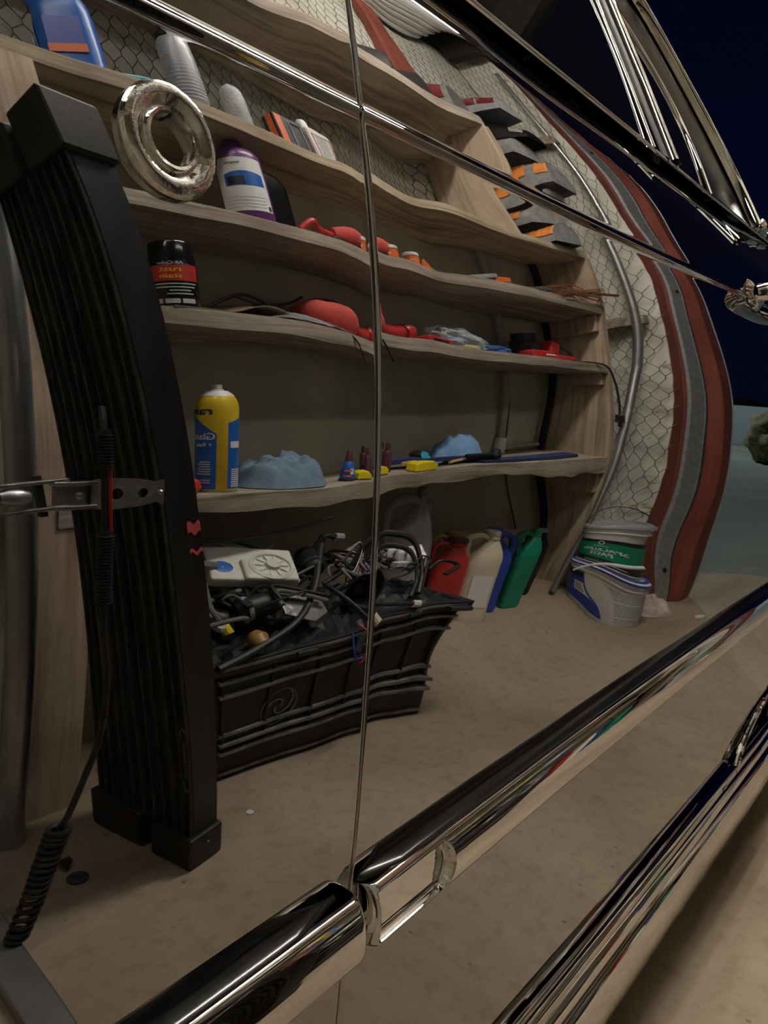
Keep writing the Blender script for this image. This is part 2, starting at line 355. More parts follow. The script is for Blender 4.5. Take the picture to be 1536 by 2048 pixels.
car = thing('car', 'black four-door hardtop car with chrome side trim, its glossy side mirroring the garage', 'car')
SX = .3105
fd = panel('front_door', -1.3, SX - .0007, .185, .992, True, seam_right=True); fd.parent = car
tag(fd, 'glossy black front door with the round key lock')
arch = lambda x, z: ((x - 1.80) / .58) ** 2 + ((z - .185) / .105) ** 2 < 1
rd = panel('rear_door', SX + .0007, 1.46, .185, .992, False, seam_left=True, seam_right=True, cut=arch); rd.parent = car
tag(rd, 'glossy black rear door with the pull handle')
qp = panel('rear_quarter_panel', 1.463, 2.9, .185, .992, False, seam_left=True, cut=arch); qp.parent = car

g = MB(); g.grid(2, 60, lambda u, v: (SX - .003 + .006 * u, Y1(SX - .01, .19 + .79 * v) + .0022, .19 + .79 * v)); tag(g.build('door_gap_seal', M['cream'], car), 'pale door edge seal showing in the gap')
# thin pale edge of the door weather strip, seen in the gap
# ---- key lock
lk = MB()
prof = [(.0225, .000), (.0232, .0035), (.0222, .0066), (.0200, .0082), (.0175, .0080), (.0152, .0062), (.0138, .0052), (.0132, .0066), (.0122, .0078), (.0108, .0072), (.0102, .004), (.0100, -.003)]
nrm = Matrix.Rotation(R(90), 4, 'X') @ Matrix.Rotation(R(3), 4, 'Y')
Bs = .93
lk.lathe([(r * Bs, z * .62) for r, z in prof], 64, close=False)
lx, lz = .189, .826; ly = Y1(lx, lz)
tilt = math.atan((Y1(lx, lz + .015) - Y1(lx, lz - .015)) / .03)
lock = lk.build('key_lock', M['chrome_worn'], fd, loc=(lx, ly, lz), rot=(R(90) - tilt, 0, 0)); tag(lock, 'round chrome key lock escutcheon')
tb = MB(); tb.lathe([(.0100, -.003), (.0098, -.0022), (.0018, -.0022)], 32, close=False); tb.box((0, 0, -.0025), (.0016, .0115, .001), mi=1)
tb.build('lock_cylinder', [mat('brass_lock_face', (.42, .36, .26), .35, .8, .25, 200), M['gap']], fd, loc=(lx, ly, lz), rot=(R(90) - tilt, 0, 0))

# ---- side moulding: one chrome strip per door
ZT, ZB = .4655, .4035
def mprof(s):  # s 0..1 from top edge down to bottom edge: outward, height
    return (.0165 * (math.sin(PI * min(1, s * 1.02)) ** .55 if 0 < s < .98 else 0)) + (.002 if .0 < s < 1 else 0), ZT + (ZB - ZT) * s
LEDGE = [(-.004, .4657), (.003, .4652), (.0085, .4640), (.0122, .4625), (.0138, .4608)]
FACE = [(.0110, .4612), (.0138, .4612), (.0165, .4585), (.0186, .4545), (.0200, .4495), (.0206, .4440), (.0206, .4385), (.0201, .4335), (.0190, .4290), (.0172, .4255), (.0145, .4240)]
UNDER = [(.0155, .4240), (.010, .4232), (.002, .4225), (-.004, .4222)]  # coloured black to give the shadow gap below the chrome
def refine(P, n):
    out = []
    for i in range(len(P) - 1):
        p0 = P[max(i - 1, 0)]; p1 = P[i]; p2 = P[i + 1]; p3 = P[min(i + 2, len(P) - 1)]
        for k in range(n):
            t = k / n; out.append(tuple(.5 * (2 * p1[a] + (p2[a] - p0[a]) * t + (2 * p0[a] - 5 * p1[a] + 4 * p2[a] - p3[a]) * t * t + (3 * p1[a] - p0[a] - 3 * p2[a] + p3[a]) * t ** 3) for a in (0, 1)))
    out.append(P[-1]); return out
LEDGE = refine(LEDGE, 3); FACE = refine(FACE, 3)
def moulding(x0, x1, front, end, label):
    par = fd if front else rd
    e = x1 if end > 0 else x0
    xs = sorted(set([round(float(q), 5) for q in np.linspace(x0, x1, max(24, int((x1 - x0) / .012)))] + [round(float(e - end * k), 5) for k in (.0003, .0008, .0014, .0022, .0032, .0045, .006, .008, .012, .02, .03)] + ([] if front else [round(q, 5) for q in np.arange(.3165, .405, .0008)])))
    for nm, prof, m in (('moulding_ledge', LEDGE, 'blk_gloss'), ('side_moulding', FACE, 'chrome'), ('moulding_underside', UNDER, 'gap')):
        vs = []
        for x in xs:
            d = abs(e - x); f = math.sqrt(max(0, 1 - (1 - min(1, d / .006)) ** 2))
            if nm == 'moulding_ledge': f *= min(1, .35 + max(0, d - (.016 if front else 0)) / .05) if d > (.010 if front else 0) else 0
            yb = float(body_y([x], [.44], front)[0]); row = []
            dz = max(0, x - .3) * .018
            for k, (p, z) in enumerate(prof):
                pp = p * (f if p > 0 else 1); z2 = .4392 + (z - .4392) * (.93 + .07 * f)
                if nm == 'side_moulding' and not front:
                    s = (.4612 - z) / .0375; bow = .382 + .011 * (1 - ((s - .5) / .5) ** 2)
                    ed = min((x - .3185) / .0022, (bow - x) / .0022, (s - .10) / .05, (.93 - s) / .05, 1)
                    if ed > 0: pp = pp + (.0125 - pp) * min(1, ed)
                row.append((x, yb - pp, z2 + dz))
            vs.append(row)
        n = len(prof); V = [v for row in vs for v in row]
        F_ = [[i * n + j, (i + 1) * n + j, (i + 1) * n + j + 1, i * n + j + 1] for i in range(len(xs) - 1) for j in range(n - 1)]
        mb = MB(); mb.add(V, F_); ob = mb.build(nm, M[m], par, auto=50)
        if nm == 'side_moulding': tag(ob, label)
moulding(-1.2, SX - .003, True, 1, 'wide chrome side strip ending at the door gap')
moulding(SX + .004, 1.45, False, -1, 'wide chrome side strip with a scooped leading end')

# ---- rocker moulding under the doors
RK = [(.290, .204), (.284, .2035), (.2795, .2005), (.2785, .1975), (.282, .1955), (.293, .1935), (.302, .188), (.300, .180), (.288, .1765), (.2825, .1725), (.281, .167), (.282, .160), (.286, .156), (.289, .153), (.284, .1495), (.2800, .145), (.2782, .137), (.2785, .118), (.2815, .096), (.2860, .079), (.290, .069), (.300, .061), (.33, .058)]
RK = refine(RK, 3)
mb = MB(); xs = np.linspace(-1.3, 1.56, 120); n = len(RK)
V = []
for x in xs:
    off = float(body_y([x], [.2], x < SX)[0]) - .294; off = max(-.02, min(.02, off)) * .8
    for y, z in RK: V.append((x, y + off, z))
mb.add(V, [[i * n + j, (i + 1) * n + j, (i + 1) * n + j + 1, i * n + j + 1] for i in range(len(xs) - 1) for j in range(n - 1)])
tag(mb.build('rocker_moulding', M['chrome'], car, auto=60), 'ribbed chrome sill moulding')

# ---- windows and roof pillar
TA = R(25)
def gp(x, h, out=0):  # point on the inward-leaning glass plane, h up the slope from the belt
    return (x, .2905 + h * math.sin(TA) - out * math.cos(TA), .9955 + h * math.cos(TA) + out * math.sin(TA))
g = MB(); g.grid(60, 14, lambda u, v: gp(-1.1 + (2.29 - .22 * v * v) * u, .30 * v, .002 * math.sin(PI * v))); gl = g.build('window_glass', M['glass_dark'], car)
def strip(name, pts, width, out, label=None, m='chrome', n=10):
    # moulding with rounded section along points on the glass plane given as (x, h)
    P = [Vector(gp(x, h, out * .4)) for x, h in pts]; mb = MB(); sec = 9
    nrm_ = Vector((0, -math.cos(TA), math.sin(TA))); rows = []
    for i, p in enumerate(P):
        t_ = (P[min(i + 1, len(P) - 1)] - P[max(i - 1, 0)]).normalized(); s_ = t_.cross(nrm_).normalized()
        wd = width[0] + (width[1] - width[0]) * i / (len(P) - 1) if isinstance(width, tuple) else width
        rows.append([p + s_ * (wd / 2 * math.cos(PI * k / (sec - 1))) + nrm_ * (out * math.sin(PI * k / (sec - 1))) for k in range(sec)])
    mb.add([v for r in rows for v in r], [[i * sec + j, (i + 1) * sec + j, (i + 1) * sec + j + 1, i * sec + j + 1] for i in range(len(rows) - 1) for j in range(sec - 1)])
    ob = mb.build(name, M[m], car, auto=60)
    if label: tag(ob, label)
    return ob
strip('belt_moulding', [(x, .001 + 0.006 * max(0, x - 1.0)) for x in np.linspace(-1.1, 1.40, 50)], .0045, .003, 'thin chrome strip along the bottom of the windows')
def line(a, b, n=20, bow=0): return [(a[0] + (b[0] - a[0]) * k / n + bow * math.sin(PI * k / n), a[1] + (b[1] - a[1]) * k / n) for k in range(n + 1)]
def curve2(pts, n=8): return [(p.x, p.y) for p in spline([(a, b, 0) for a, b in pts], n)]
strip('window_channel', curve2([(.808, 0), (.823, .057), (.834, .102), (.844, .155), (.854, .209), (.868, .30)]), .0075, .004, 'slim chrome upright at the rear of the big window')
strip('window_channel', curve2([(.868, 0), (.885, .069), (.897, .118), (.906, .174), (.916, .241), (.928, .34)]), .017, .008, 'broad chrome upright ahead of the small rear window')
strip('window_channel', curve2([(.845, 0), (.860, .069), (.872, .118), (.881, .174), (.890, .241), (.90, .33)]), .014, .004, 'dark channel between the two chrome uprights', 'rubber')
strip('window_surround', curve2([(1.010, 0), (1.030, .05), (1.038, .106), (1.026, .158), (.990, .208), (.940, .243), (.86, .272)]), .008, .004, 'thin inner edge of the rear window frame')
FR = [(1.222, .0), (1.228, .08), (1.212, .150), (1.176, .225), (1.135, .292), (1.085, .335), (.99, .372), (.70, .395), (.2, .405), (-1.1, .41)]
strip('window_surround', curve2(FR), (.036, .014), .010, 'broad bronze-toned chrome frame round the rear of the window')
strip('window_surround', curve2([(x - .020, h - .004) for x, h in FR[:7]]), (.010, .006), .013)
IN = [(1.010, 0), (1.030, .05), (1.038, .106), (1.026, .158), (.990, .208), (.940, .243), (.86, .272), (.60, .30), (.2, .31), (-1.1, .315)]
ca = curve2(IN, 6); cb = curve2(FR, 6)
g = MB(); g.grid(len(ca), 8, lambda u, v: gp(ca[min(len(ca) - 1, round(u * (len(ca) - 1)))][0] * (1 - v) + cb[min(len(cb) - 1, round(u * (len(cb) - 1)))][0] * v, ca[min(len(ca) - 1, round(u * (len(ca) - 1)))][1] * (1 - v) + cb[min(len(cb) - 1, round(u * (len(cb) - 1)))][1] * v, .0022)); tag(g.build('rear_window_channel', M['blk_gloss'], car), 'black channel inside the rear window frame')
# roof side and rear pillar: from the window frame out to the roof edge, then rolled over
SI = [(1.52, .0), (1.49, .070), (1.455, .125), (1.41, .207), (1.355, .278), (1.274, .335), (1.174, .376), (.72, .420), (.2, .435), (-1.1, .44)]
cs = curve2(SI, 6)
def pil(u, v):
    k = min(len(cs) - 1, round(v * (len(cs) - 1))); a = cb[k]; b = cs[k]; p = Vector(gp(a[0] + (b[0] - a[0]) * u, a[1] + (b[1] - a[1]) * u, .004)); return p + Vector((0, .028 * u ** 3, 0))
g = MB(); g.grid(14, len(cs), pil); tag(g.build('roof_pillar', M['paint'], car), 'black rear roof pillar')
def over(u, v):
    p = pil(1, v); e = Vector((p.x - .25 * u * (1 if v > .5 else -1) * (0 if v > .6 else 1), p.y + 1.2 * u, p.z + (.06 if v > .5 else -.05) * math.sin(PI * u / 2) * (1 if v > .6 else .6))); return e
g = MB(); g.grid(18, len(cs), over); g.build('roof', M['paint'], car)
# small chrome scroll where pillar, belt and frame meet
g = MB(); g.tube([gp(1.235, .002, .006), gp(1.25, .010, .010), gp(1.268, .010, .009), gp(1.285, .002, .005)], [.004, .009, .009, .003], 12)
g.tube([gp(1.295, .004, .006), gp(1.315, .014, .01), gp(1.335, .004, .006)], [.004, .010, .004], 12); g.build('pillar_ornament', M['chrome'], car)
# deck and far side so the body is closed
g = MB(); g.grid(12, 10, lambda u, v: Vector((1.2 + 1.7 * u, .305 + 1.3 * v, .993 - .02 * u + .03 * math.sin(PI * v)))); g.build('boot_lid', M['paint'], car)
g = MB(); g.box((.8, 1.0, .28), (4.2, 1.35, .2)); g.box((.8, 1.72, .6), (4.2, .05, .7)); g.build('underbody', M['gap'], car)

# ---- pull handle on the rear door
def hp(x, z, out): return (x, Y1(x, z) - out, z)
g = MB(); zc = .882
g.tube(spline([hp(1.048, zc, .004), hp(1.060, zc + .002, .020), hp(1.085, zc + .003, .030), hp(1.16, zc + .003, .036), hp(1.24, zc, .030), hp(1.27, zc, .008)], 6), [.010 + .003 * math.sin(PI * k / 30) for k in range(31)], 20)
hd = g.build('door_handle', M['chrome'], rd); tag(hd, 'chrome pull handle')
for x0, x1 in ((1.020, 1.095), (1.25, 1.31)):
    g = MB()
    xm = (x0 + x1) / 2; hw = (x1 - x0) / 2
    g.grid(64, 32, lambda u, v: hp(xm + hw * math.cos(2 * PI * u) * (1 - v), zc + .021 * math.sin(2 * PI * u) * (1 - v), .0005 + .007 * (1 - (1 - v) ** 3) - .004 * v ** 3), closed_u=True)
    e = g.build('handle_escutcheon', M['chrome'], rd)
# ---- rear wheel
wheel = MB()
tr = []
tp = [(.20, -.085), (.255, -.098), (.295, -.104), (.318, -.100), (.328, -.092), (.332, -.07), (.333, 0), (.332, .07), (.328, .092), (.318, .100), (.295, .104), (.255, .098), (.20, .085)]
wheel.lathe(tp, 72, close=False)
tyre = wheel.build('rear_wheel', M['rubber'], car, loc=(1.56, .405, .337), rot=(R(90), 0, 0)); tag(tyre, 'black rear tyre')
tg = MB()
for k in range(96):   # tread blocks in five ribs
    a = 2 * PI * k / 96
    for j, (o_, sk) in enumerate(((-.075, .02), (-.040, -.012), (0, .012), (.040, -.012), (.075, -.02))):
        aa = a + sk * .9 + (j % 2) * PI / 96
        tg.box((.336 * math.cos(aa), .336 * math.sin(aa), o_), (.012, .0155, .026), rot=(0, 0, aa))
tg.build('tread', mat('tyre_tread', (.035, .033, .03), .8, 0, .4, 60, .3), tyre)
rm = MB(); rm.lathe([(.20, .06), (.19, .075), (.17, .05), (.10, .045), (.07, .08), (.03, .09), (.001, .09)], 40, close=False); rm.build('wheel_rim', M['chrome'], tyre)
wl = MB(); wl.tube([(1.80 - .58 * math.cos(a), float(body_y([1.80 - .58 * math.cos(a)], [.26], False)[0]) - .002, .185 + .105 * math.sin(a)) for a in np.linspace(.06, PI - .06, 60)], .005, 10); wl.build('wheel_arch_trim', M['chrome'], car)

# ------------------------------------------------------------------ the garage
WY = -.70          # wall behind the shelves
SF = -.474; JY = -.411
def S(name, mb, m, **k): return tag(mb.build(name, m, **k), kind='structure')
g = MB(); g.box((.9, .9, -.05), (4.8, 9.2, .1)); S('floor', g, M['floor'], smooth=False)
g = MB(); g.box((33.3, -10, -.056), (60, 60, .1)); tag(g.build('driveway', M['drive'], smooth=False), kind='structure')
g = MB(); g.box((.63, WY - .05, 1.3), (4.06, .1, 2.6)); S('wall_back', g, M['drywall'], smooth=False)
g = MB(); g.box((-1.45, .9, 1.3), (.1, 3.2, 2.6)); S('wall_left', g, M['drywall'], smooth=False)
g = MB(); g.box((.65, 2.6, 1.3), (4.1, .1, 2.6)); S('wall_far', g, M['ply_dark'], smooth=False)
g = MB(); g.box((.63, .95, 2.66), (4.3, 3.5, .04)); S('ceiling', g, M['ply_dark'], smooth=False)
for k in range(7):
    g = MB(); g.box((-1.1 + .60 * k, .95, 2.56), (.045, 3.2, .15)); tag(g.build('trim_%d' % (k + 1), M['ply_dark'], smooth=False), kind='structure')

# insulation facing with chicken wire stapled over it
def quilt(u, v, x0, x1, z0, z1):
    x = x0 + (x1 - x0) * u; z = z0 + (z1 - z0) * v
    d = .010 * noise.noise(Vector((x * 9, z * 9, 1))) + .006 * noise.noise(Vector((x * 26, z * 26, 5)))
    return (x, WY + .005 + d * .45, z)
INS = [(-1.3, 2.585, 1.475, 2.58)]
g = MB()
for a in INS: g.grid(int((a[1] - a[0]) / .012), int((a[3] - a[2]) / .012), lambda u, v: quilt(u, v, *a))
tag(g.build('insulation', M['insul'], auto=0), 'white insulation facing behind the highest shelves', 'insulation'); g = MB()
def quilt2(u, v):
    y = WY + .01 + (.285) * u; z = 2.58 * v
    return (2.594 - .008 * noise.noise(Vector((y * 9, z * 9, 7))) - .005 * noise.noise(Vector((y * 26, z * 26, 5))) - .004, y, z)
g.grid(30, 215, quilt2)
tag(g.build('insulation', M['insul'], auto=0), 'white insulation facing on the narrow wall beside the red door boards', 'insulation')
g = MB(); Wc = .034; Hc = .054
def node(i, j, k):
    # hexagon corners, jittered the same for neighbours
    x = i * Wc + (Wc / 2 if j % 2 else 0); z = j * Hc * .75
    x += .006 * noise.noise(Vector((i * 3.1, j * 2.3, k))); z += .006 * noise.noise(Vector((i * 1.7, j * 4.1, k + 9)))
    return x, z
def seg(p, q, side):
    P = [p, q]
    if side: g.tube([(2.574 + .003 * noise.noise(Vector((a * 8, b * 8, 3))), a, b) for a, b in P], .0011, 3)
    else: g.tube([(a, WY + .0125 + .001 * noise.noise(Vector((a * 8, b * 8, 3))), b) for a, b in P], .0011, 3)
for side in (0, 1):
    g = MB()
    for j in range(0, 64):
        for i in range(-38, 80):
            xa, za = node(i, j, side * 20); xt, zt = xa, za + Hc * .25
            if side:
                ok = WY + .03 < xa < JY + .004 and za < 2.56
            else: ok = any(b[0] < xa < b[1] - .03 and b[2] < za < b[3] for b in INS)
            if not ok: continue
            top = (xa, zt); l = node(i - (0 if j % 2 else 1), j + 1, side * 20); r = node(i + (1 if j % 2 else 0), j + 1, side * 20)
            seg((xa, za), top, side); seg(top, l, side); seg(top, r, side)
    if side == 0: wm = mat('rusty_wire', (.10, .09, .075), .6, .3, .3)
    tag(g.build('chicken_wire', wm, auto=0), ('hexagonal chicken wire over the white wall behind the highest shelves', 'hexagonal chicken wire over the narrow white wall by the red door boards')[side], 'wire netting')

# door jamb at the garage opening: red boards, galvanised strip, red corner board

def post(name, pts, z0, z1, m, label, cat, **k):
    g = MB(); g.prism(pts, z0, z1); o = g.build(name, m, smooth=False, bevel=.002); return tag(o, label, cat)
post('jamb_board', [(2.606, WY), (2.606, JY), (2.660, JY), (2.660, WY)], 0, 2.6, M['red_wood'], 'narrow red painted board at the inner side of the garage opening', 'board')
st = thing('galvanized_strip', 'long galvanised metal strip with bolt holes between the red door boards', 'metal strip', (2.705, JY, 0))
g = MB(); g.box((0, .0035, 1.3), (.062, .006, 2.6)); g.box((.031, .001, 1.3), (.003, .012, 2.6)); g.build('strip', M['galv'], st, smooth=False)
for z in (.12, 1.28, 2.0):
    g = MB(); g.lathe([(.008, 0), (.008, .002), (.0, .002)], 16, close=False, c=(0, 0, 0), mat=Matrix.Translation((.004, .0068, z)) @ Matrix.Rotation(R(-90), 4, 'X'))
    g.build('bolt_hole', M['gap'], st)
post('rubber_seal_strip', [(2.737, JY - .02), (2.737, JY + .004), (2.757, JY + .004), (2.757, JY - .02)], 0, 2.6, M['galv_dark'], 'dark rubber strip beside the galvanised metal', 'seal')
post('jamb_post', [(2.661, WY), (2.661, JY), (2.758, JY), (2.790, JY + .022), (2.872, JY + .012), (2.878, JY - .03), (2.878, WY)], 0, 2.6, M['red_wood'], 'thick red painted corner post of the garage opening', 'post')
post('metal_flashing', [(2.8785, JY - .28), (2.8785, JY + .012), (2.882, JY + .012), (2.882, JY - .28)], 0, 2.6, M['galv'], 'thin pale metal edge on the outer side of the red corner post', 'flashing')
# dark wood rails across the insulated side wall
for z, lb in ((1.155, 'short weathered rail across the white wall above bucket height'), (2.03, 'rough dark rail across the white wall near the top tail lights')):
    g = MB(); g.box((2.556, (WY + JY) / 2 - .004, z), (.030, JY - WY - .02, .040)); tag(g.build('wall_rail', M['wood_old'], smooth=False, bevel=.003), lb, 'rail')
g = MB(); g.box((1.99, WY + .035, 2.28), (.15, .05, .62)); tag(g.build('wall_stud', M['red_wood'], smooth=False, bevel=.003), 'red painted stud on the white wall above the top shelf', 'stud')
# white ribbed panel fixed under the ceiling above the aisle
gd = thing('ceiling_panel', 'white ribbed panel fixed under the ceiling above the shelf aisle', 'ceiling panel', (1.65, -.16, 2.50))
g = MB()
def rib_(u, v):
    y = -.50 + .60 * u; x = -.72 + 1.40 * v; e = max(0, (x - .56) / .12); zz = -.010 * (math.sin(u * PI * 2 * 12) > 0) + .03 * e * e; return (x, y, zz)
g.grid(193, 30, rib_); g.build('ribbed_sheet', M['white'], gd, auto=30, solid=.002)
g = MB(); g.box((-.04, -.51, .03), (1.36, .02, .06)); g.build('panel_frame', M['galv_dark'], gd, smooth=False)
g = MB(); g.box((-.04, .11, .03), (1.36, .02, .06)); g.build('panel_frame', M['galv_dark'], gd, smooth=False)

# ---- shelving unit
shelf = thing('shelving_unit', 'rough wooden shelving unit filled with car parts and cans along the garage wall', 'shelves', (1.45, SF, 0))
ox = 1.45
def board(name, x0, x1, z1, th, dep, m, live=0, label=None):
    nx = int((x1 - x0) / .02); mb = MB()
    def edge(x, k): return (.004 + live) * noise.noise(Vector((x * 7, k * 3.3, z1 * 5))) + .0015 * noise.noise(Vector((x * 40, k, z1)))
    rows = []
    for i in range(nx + 1):
        x = x0 + (x1 - x0) * i / nx; f = edge(x, 1); tz = live * .9 * noise.noise(Vector((x * 5, 2, z1))); bz = (live * 1.4 + .002) * noise.noise(Vector((x * 9, 4, z1)))
        rows.append([(x - ox, -dep, z1), (x - ox, f, z1 + tz * .4), (x - ox, f + .001, z1 - th * .35), (x - ox, f + edge(x, 2) * .5, z1 - th + bz), (x - ox, -dep, z1 - th)])
    mb.add([v for r in rows for v in r], [[i * 5 + j, (i + 1) * 5 + j, (i + 1) * 5 + (j + 1) % 5, i * 5 + (j + 1) % 5] for i in range(nx) for j in range(5)])
    mb.add([v for v in rows[0]] + [v for v in rows[-1]], [[0, 1, 2, 3, 4], [9, 8, 7, 6, 5]])
    ob = mb.build(name, m, shelf, auto=30)
    if label: tag(ob, label)
    return ob
DP = abs(WY - SF) - .014
ZS = dict(D=.556, C=.952, B=1.202, A=1.467, T=1.859)
board('shelf_board', .56, 2.385, ZS['D'], .034, DP, M['wood_old'], .006, 'rough-edged lowest shelf board')
board('shelf_board', .56, 2.385, ZS['C'], .038, DP, M['wood_old'], .002)
board('shelf_board', .56, 2.385, ZS['B'], .034, DP, M['wood_old'], .001)
board('shelf_board', -.2, 2.40, ZS['A'], .034, DP, M['wood_edge'], 0, 'sawn shelf board with a pale yellowish edge')
board('shelf_board', -.2, 1.975, ZS['T'], .042, DP, M['wood_old'], 0, 'topmost dark shelf board')
# side boards
def vboard(name, x, z0, z1, th, m, dep=DP, y0=0, label=None, bow=.0):
    mb = MB(); nz = 40; rows = []
    for i in range(nz + 1):
        z = z0 + (z1 - z0) * i / nz; e = .0025 * noise.noise(Vector((z * 6, x, 2))); xx = x - ox + bow * math.sin(PI * i / nz)
        rows.append([(xx, -dep, z), (xx + th, -dep, z), (xx + th, y0 + e, z), (xx, y0 + e, z)])
    mb.add([v for r in rows for v in r], [[i * 4 + j, (i + 1) * 4 + j, (i + 1) * 4 + (j + 1) % 4, i * 4 + (j + 1) % 4] for i in range(nz) for j in range(4)])
    mb.add(rows[0] + rows[-1], [[0, 1, 2, 3], [7, 6, 5, 4]])
    ob = mb.build(name, m, shelf, smooth=False)
    if label: tag(ob, label)
    return ob
vboard('side_board', 2.386, 0, 1.433, .028, M['wood_v'], label='wide upright end board on the right with bold grain')
vboard('side_board', 1.962, ZS['A'], 1.817, .03, M['wood_v'], label='short upright board between the two highest shelves')
vboard('side_board', .512, 0, 1.433, .098, M['wood_v2'], dep=.04, label='pale upright board at the left end')

for z, y in ((ZS['D'] - .034, 0), (ZS['C'] - .038, 0), (ZS['B'] - .034, 0)):
    g = MB(); g.box((2.373 - ox, -DP / 2 - .004, z - .0325), (.024, DP - .02, .063)); g.build('shelf_cleat', M['wood_v'], shelf, smooth=False, bevel=.002)
g = MB(); g.box((2.335 - ox, -DP + .02, .72), (.02, .02, 1.43)); tag(g.build('corner_strip', M['gap'], shelf, smooth=False), 'dark gap strip at the back corner')

# ---- ceiling lamps
def tube_lamp(x, y, rz, label, power, L=1.2, col=(1.0, .93, .82)):
    t_ = thing('ceiling_light', label, 'ceiling light', (x, y, 2.34), rz, 'ceiling shop lights')
    g = MB(); g.prism([(-.018, 0), (-.014, .05), (.014, .05), (.018, 0)], -L / 2, L / 2, Matrix.Rotation(R(90), 4, 'Y') @ Matrix.Rotation(R(90), 4, 'Z'))
    g.build('reflector', M['white'], t_, smooth=False)
    em = mat('lit_tube', (1, 1, 1), .5, 0, .01, emit=col, es=power)
    for s in (-.040, .040):
        g = MB(); g.tube([(-L / 2 + .03, s, .018), (L / 2 - .03, s, .018)], .013, 12); g.build('lamp_tube', em, t_)
    return t_
tube_lamp(1.45, .13, 0, 'white twin-tube shop light hung over the shelf aisle beside the ribbed panel', 122, 1.2)
tube_lamp(1.25, 1.15, 0, 'added fill light, white twin tubes over the middle of the car', 34, 1.2)  # added fill lamp, lights the shelves more from the front
tube_lamp(.0, .05, 0, 'white twin-tube shop light hung at the left end of the garage', 34, 1.2)

# ---- outside: night driveway, low siding wall, shrub, tree line
g = MB(); g.box((17, -6.6, .55), (.1, 8, 1.1)); tag(g.build('shed_wall', M['shed'], smooth=False), 'low pale siding wall far across the driveway', 'wall')
def blob(name, c, rad, m, seed, n=40):
    g = MB()
    def fn(u, v):
        a = 2 * PI * u; b = PI * (v - .5); d = Vector((math.cos(a) * math.cos(b), math.sin(a) * math.cos(b), math.sin(b))); k = 1 + .28 * noise.noise(d * 2.4 + Vector((seed, 0, 0))) + .14 * noise.noise(d * 7 + Vector((seed, 3, 0)))
        return (c[0] + rad[0] * d.x * k, c[1] + rad[1] * d.y * k, max(-.02, c[2] + rad[2] * d.z * k))
    g.grid(n, n // 2, fn, closed_u=True); return g.build(name, m, auto=0)
for i, (y, z, rz_) in enumerate(((-5.0, .8, 1.0), (-8.0, 1.0, 1.4), (-11.2, .9, 1.2), (-14.6, 1.0, 1.5), (-2.2, .8, 1.0))):
    tag(blob('tree', (34, y * 2, z), (2, 2.2, rz_), M['foliage'], i * 5.), 'dark tree mass on the night horizon beyond the driveway', 'tree', 'trees on the horizon')
tag(blob('shrub', (11.3, -2.55, .40), (.5, .5, .52), M['shrub'], 3.), 'tan rounded shrub at the driveway edge beyond the garage opening', 'shrub')
def lamp_l(name, typ, loc, e, col, size=.2, rot=None, spot=None):
    d = bpy.data.lights.new(name, typ); d.energy = e; d.color = col
    if typ == 'AREA': d.size = size
    else: d.shadow_soft_size = size
    o = bpy.data.objects.new(name, d); C.objects.link(o); o.location = loc
    if rot: o.rotation_euler = rot
    return o
lamp_l('street_light', 'POINT', (12, -7, 5.5), 1100, (.85, 1.0, .90), .15)

# ------------------------------------------------------------------ things on the shelves
def shape_label(mb): pass
def spray_can(name, label, r, h, loc, phi, body, dome, cap, capkind='nozzle', cat='spray can', group=None):
    t = thing(name, label, cat, loc, 0, group)
    g = MB(); g.lathe([(r * .94, 0), (r, .003), (r, h * .76), (r * .99, h * .79), (r * .955, h * .825), (r * .89, h * .858), (r * .79, h * .888), (r * .66, h * .912), (r * .52, h * .928)], 40); g.build('can_body', body, t)
    g = MB(); g.lathe([(r * 1.005, 0), (r * 1.015, .002), (r * 1.005, .005)], 40, close=False); g.build('bottom_rim', M['silver'], t)
    g = MB(); g.lathe([(r * .80, h * .890), (r * .67, h * .916), (r * .54, h * .932), (r * .50, h * .940), (r * .30, h * .942)], 32); g.build('top_rim', dome, t)
    g = MB()
    if capkind == 'nozzle': g.lathe([(r * .34, h * .932), (r * .36, h * .945), (r * .26, h * .955), (r * .24, h * .995), (r * .20, h)], 24)
    elif capkind == 'trigger': g.lathe([(r * .9, h * .88), (r * .92, h * .93), (r * .5, h * .95), (r * .25, h * .97), (r * .2, h)], 24); g.box((r * .3, 0, h * .99), (r * .5, r * .35, h * .03))
    else: g.lathe([(r * .80, h * .87), (r * .80, h * .97), (r * .74, h), (.001, h)], 32)
    g.build('nozzle' if capkind == 'nozzle' else 'cap', cap, t)
    return t
VD = lambda x, y: math.atan2(.5 - y, -x)     # side of a thing that faces the car's flank
# yellow and blue glass cleaner
cx, cy = .868, -.534; ph = VD(cx, cy)
c = spray_can('spray_can', 'tall yellow and blue glass cleaner spray can with a white nozzle on the lowest shelf', .0335, .238, (cx, cy, ZS['D']), ph, M['yellow'], M['white'], M['white'])
g = MB(); r = .0337
patch(g, r, ph + .02, ph + 1.75, .008, .150, zt=lambda u: .128 + .040 * min(1, u * 1.4)); tag(g.build('label_panel', M['blueprint'], c), 'blue front label')
g = MB(); patch(g, r, ph - 1.75, ph - .52, .010, .165, zt=lambda u: .170 - .018 * u); tag(g.build('label_panel', M['blueprint'], c), 'blue back label')
g = MB(); r2 = .0341
wrap_text(g, 'Glass', .021, r2, ph + .72, .122, bold=.0006); wrap_text(g, '+ Rain', .012, r2, ph + .66, .104, bold=.0004)
for k in range(8): patch(g, r2, ph + .28, ph + .28 + (.55, .75, .60, .7, .66, .72, .5, .6)[k], .066 - .0052 * k - (.008 if k > 5 else 0), .068 - .0052 * k - (.008 if k > 5 else 0), n=6)
patch(g, r2, ph - .64, ph - 1.3, .098, .112, n=8)
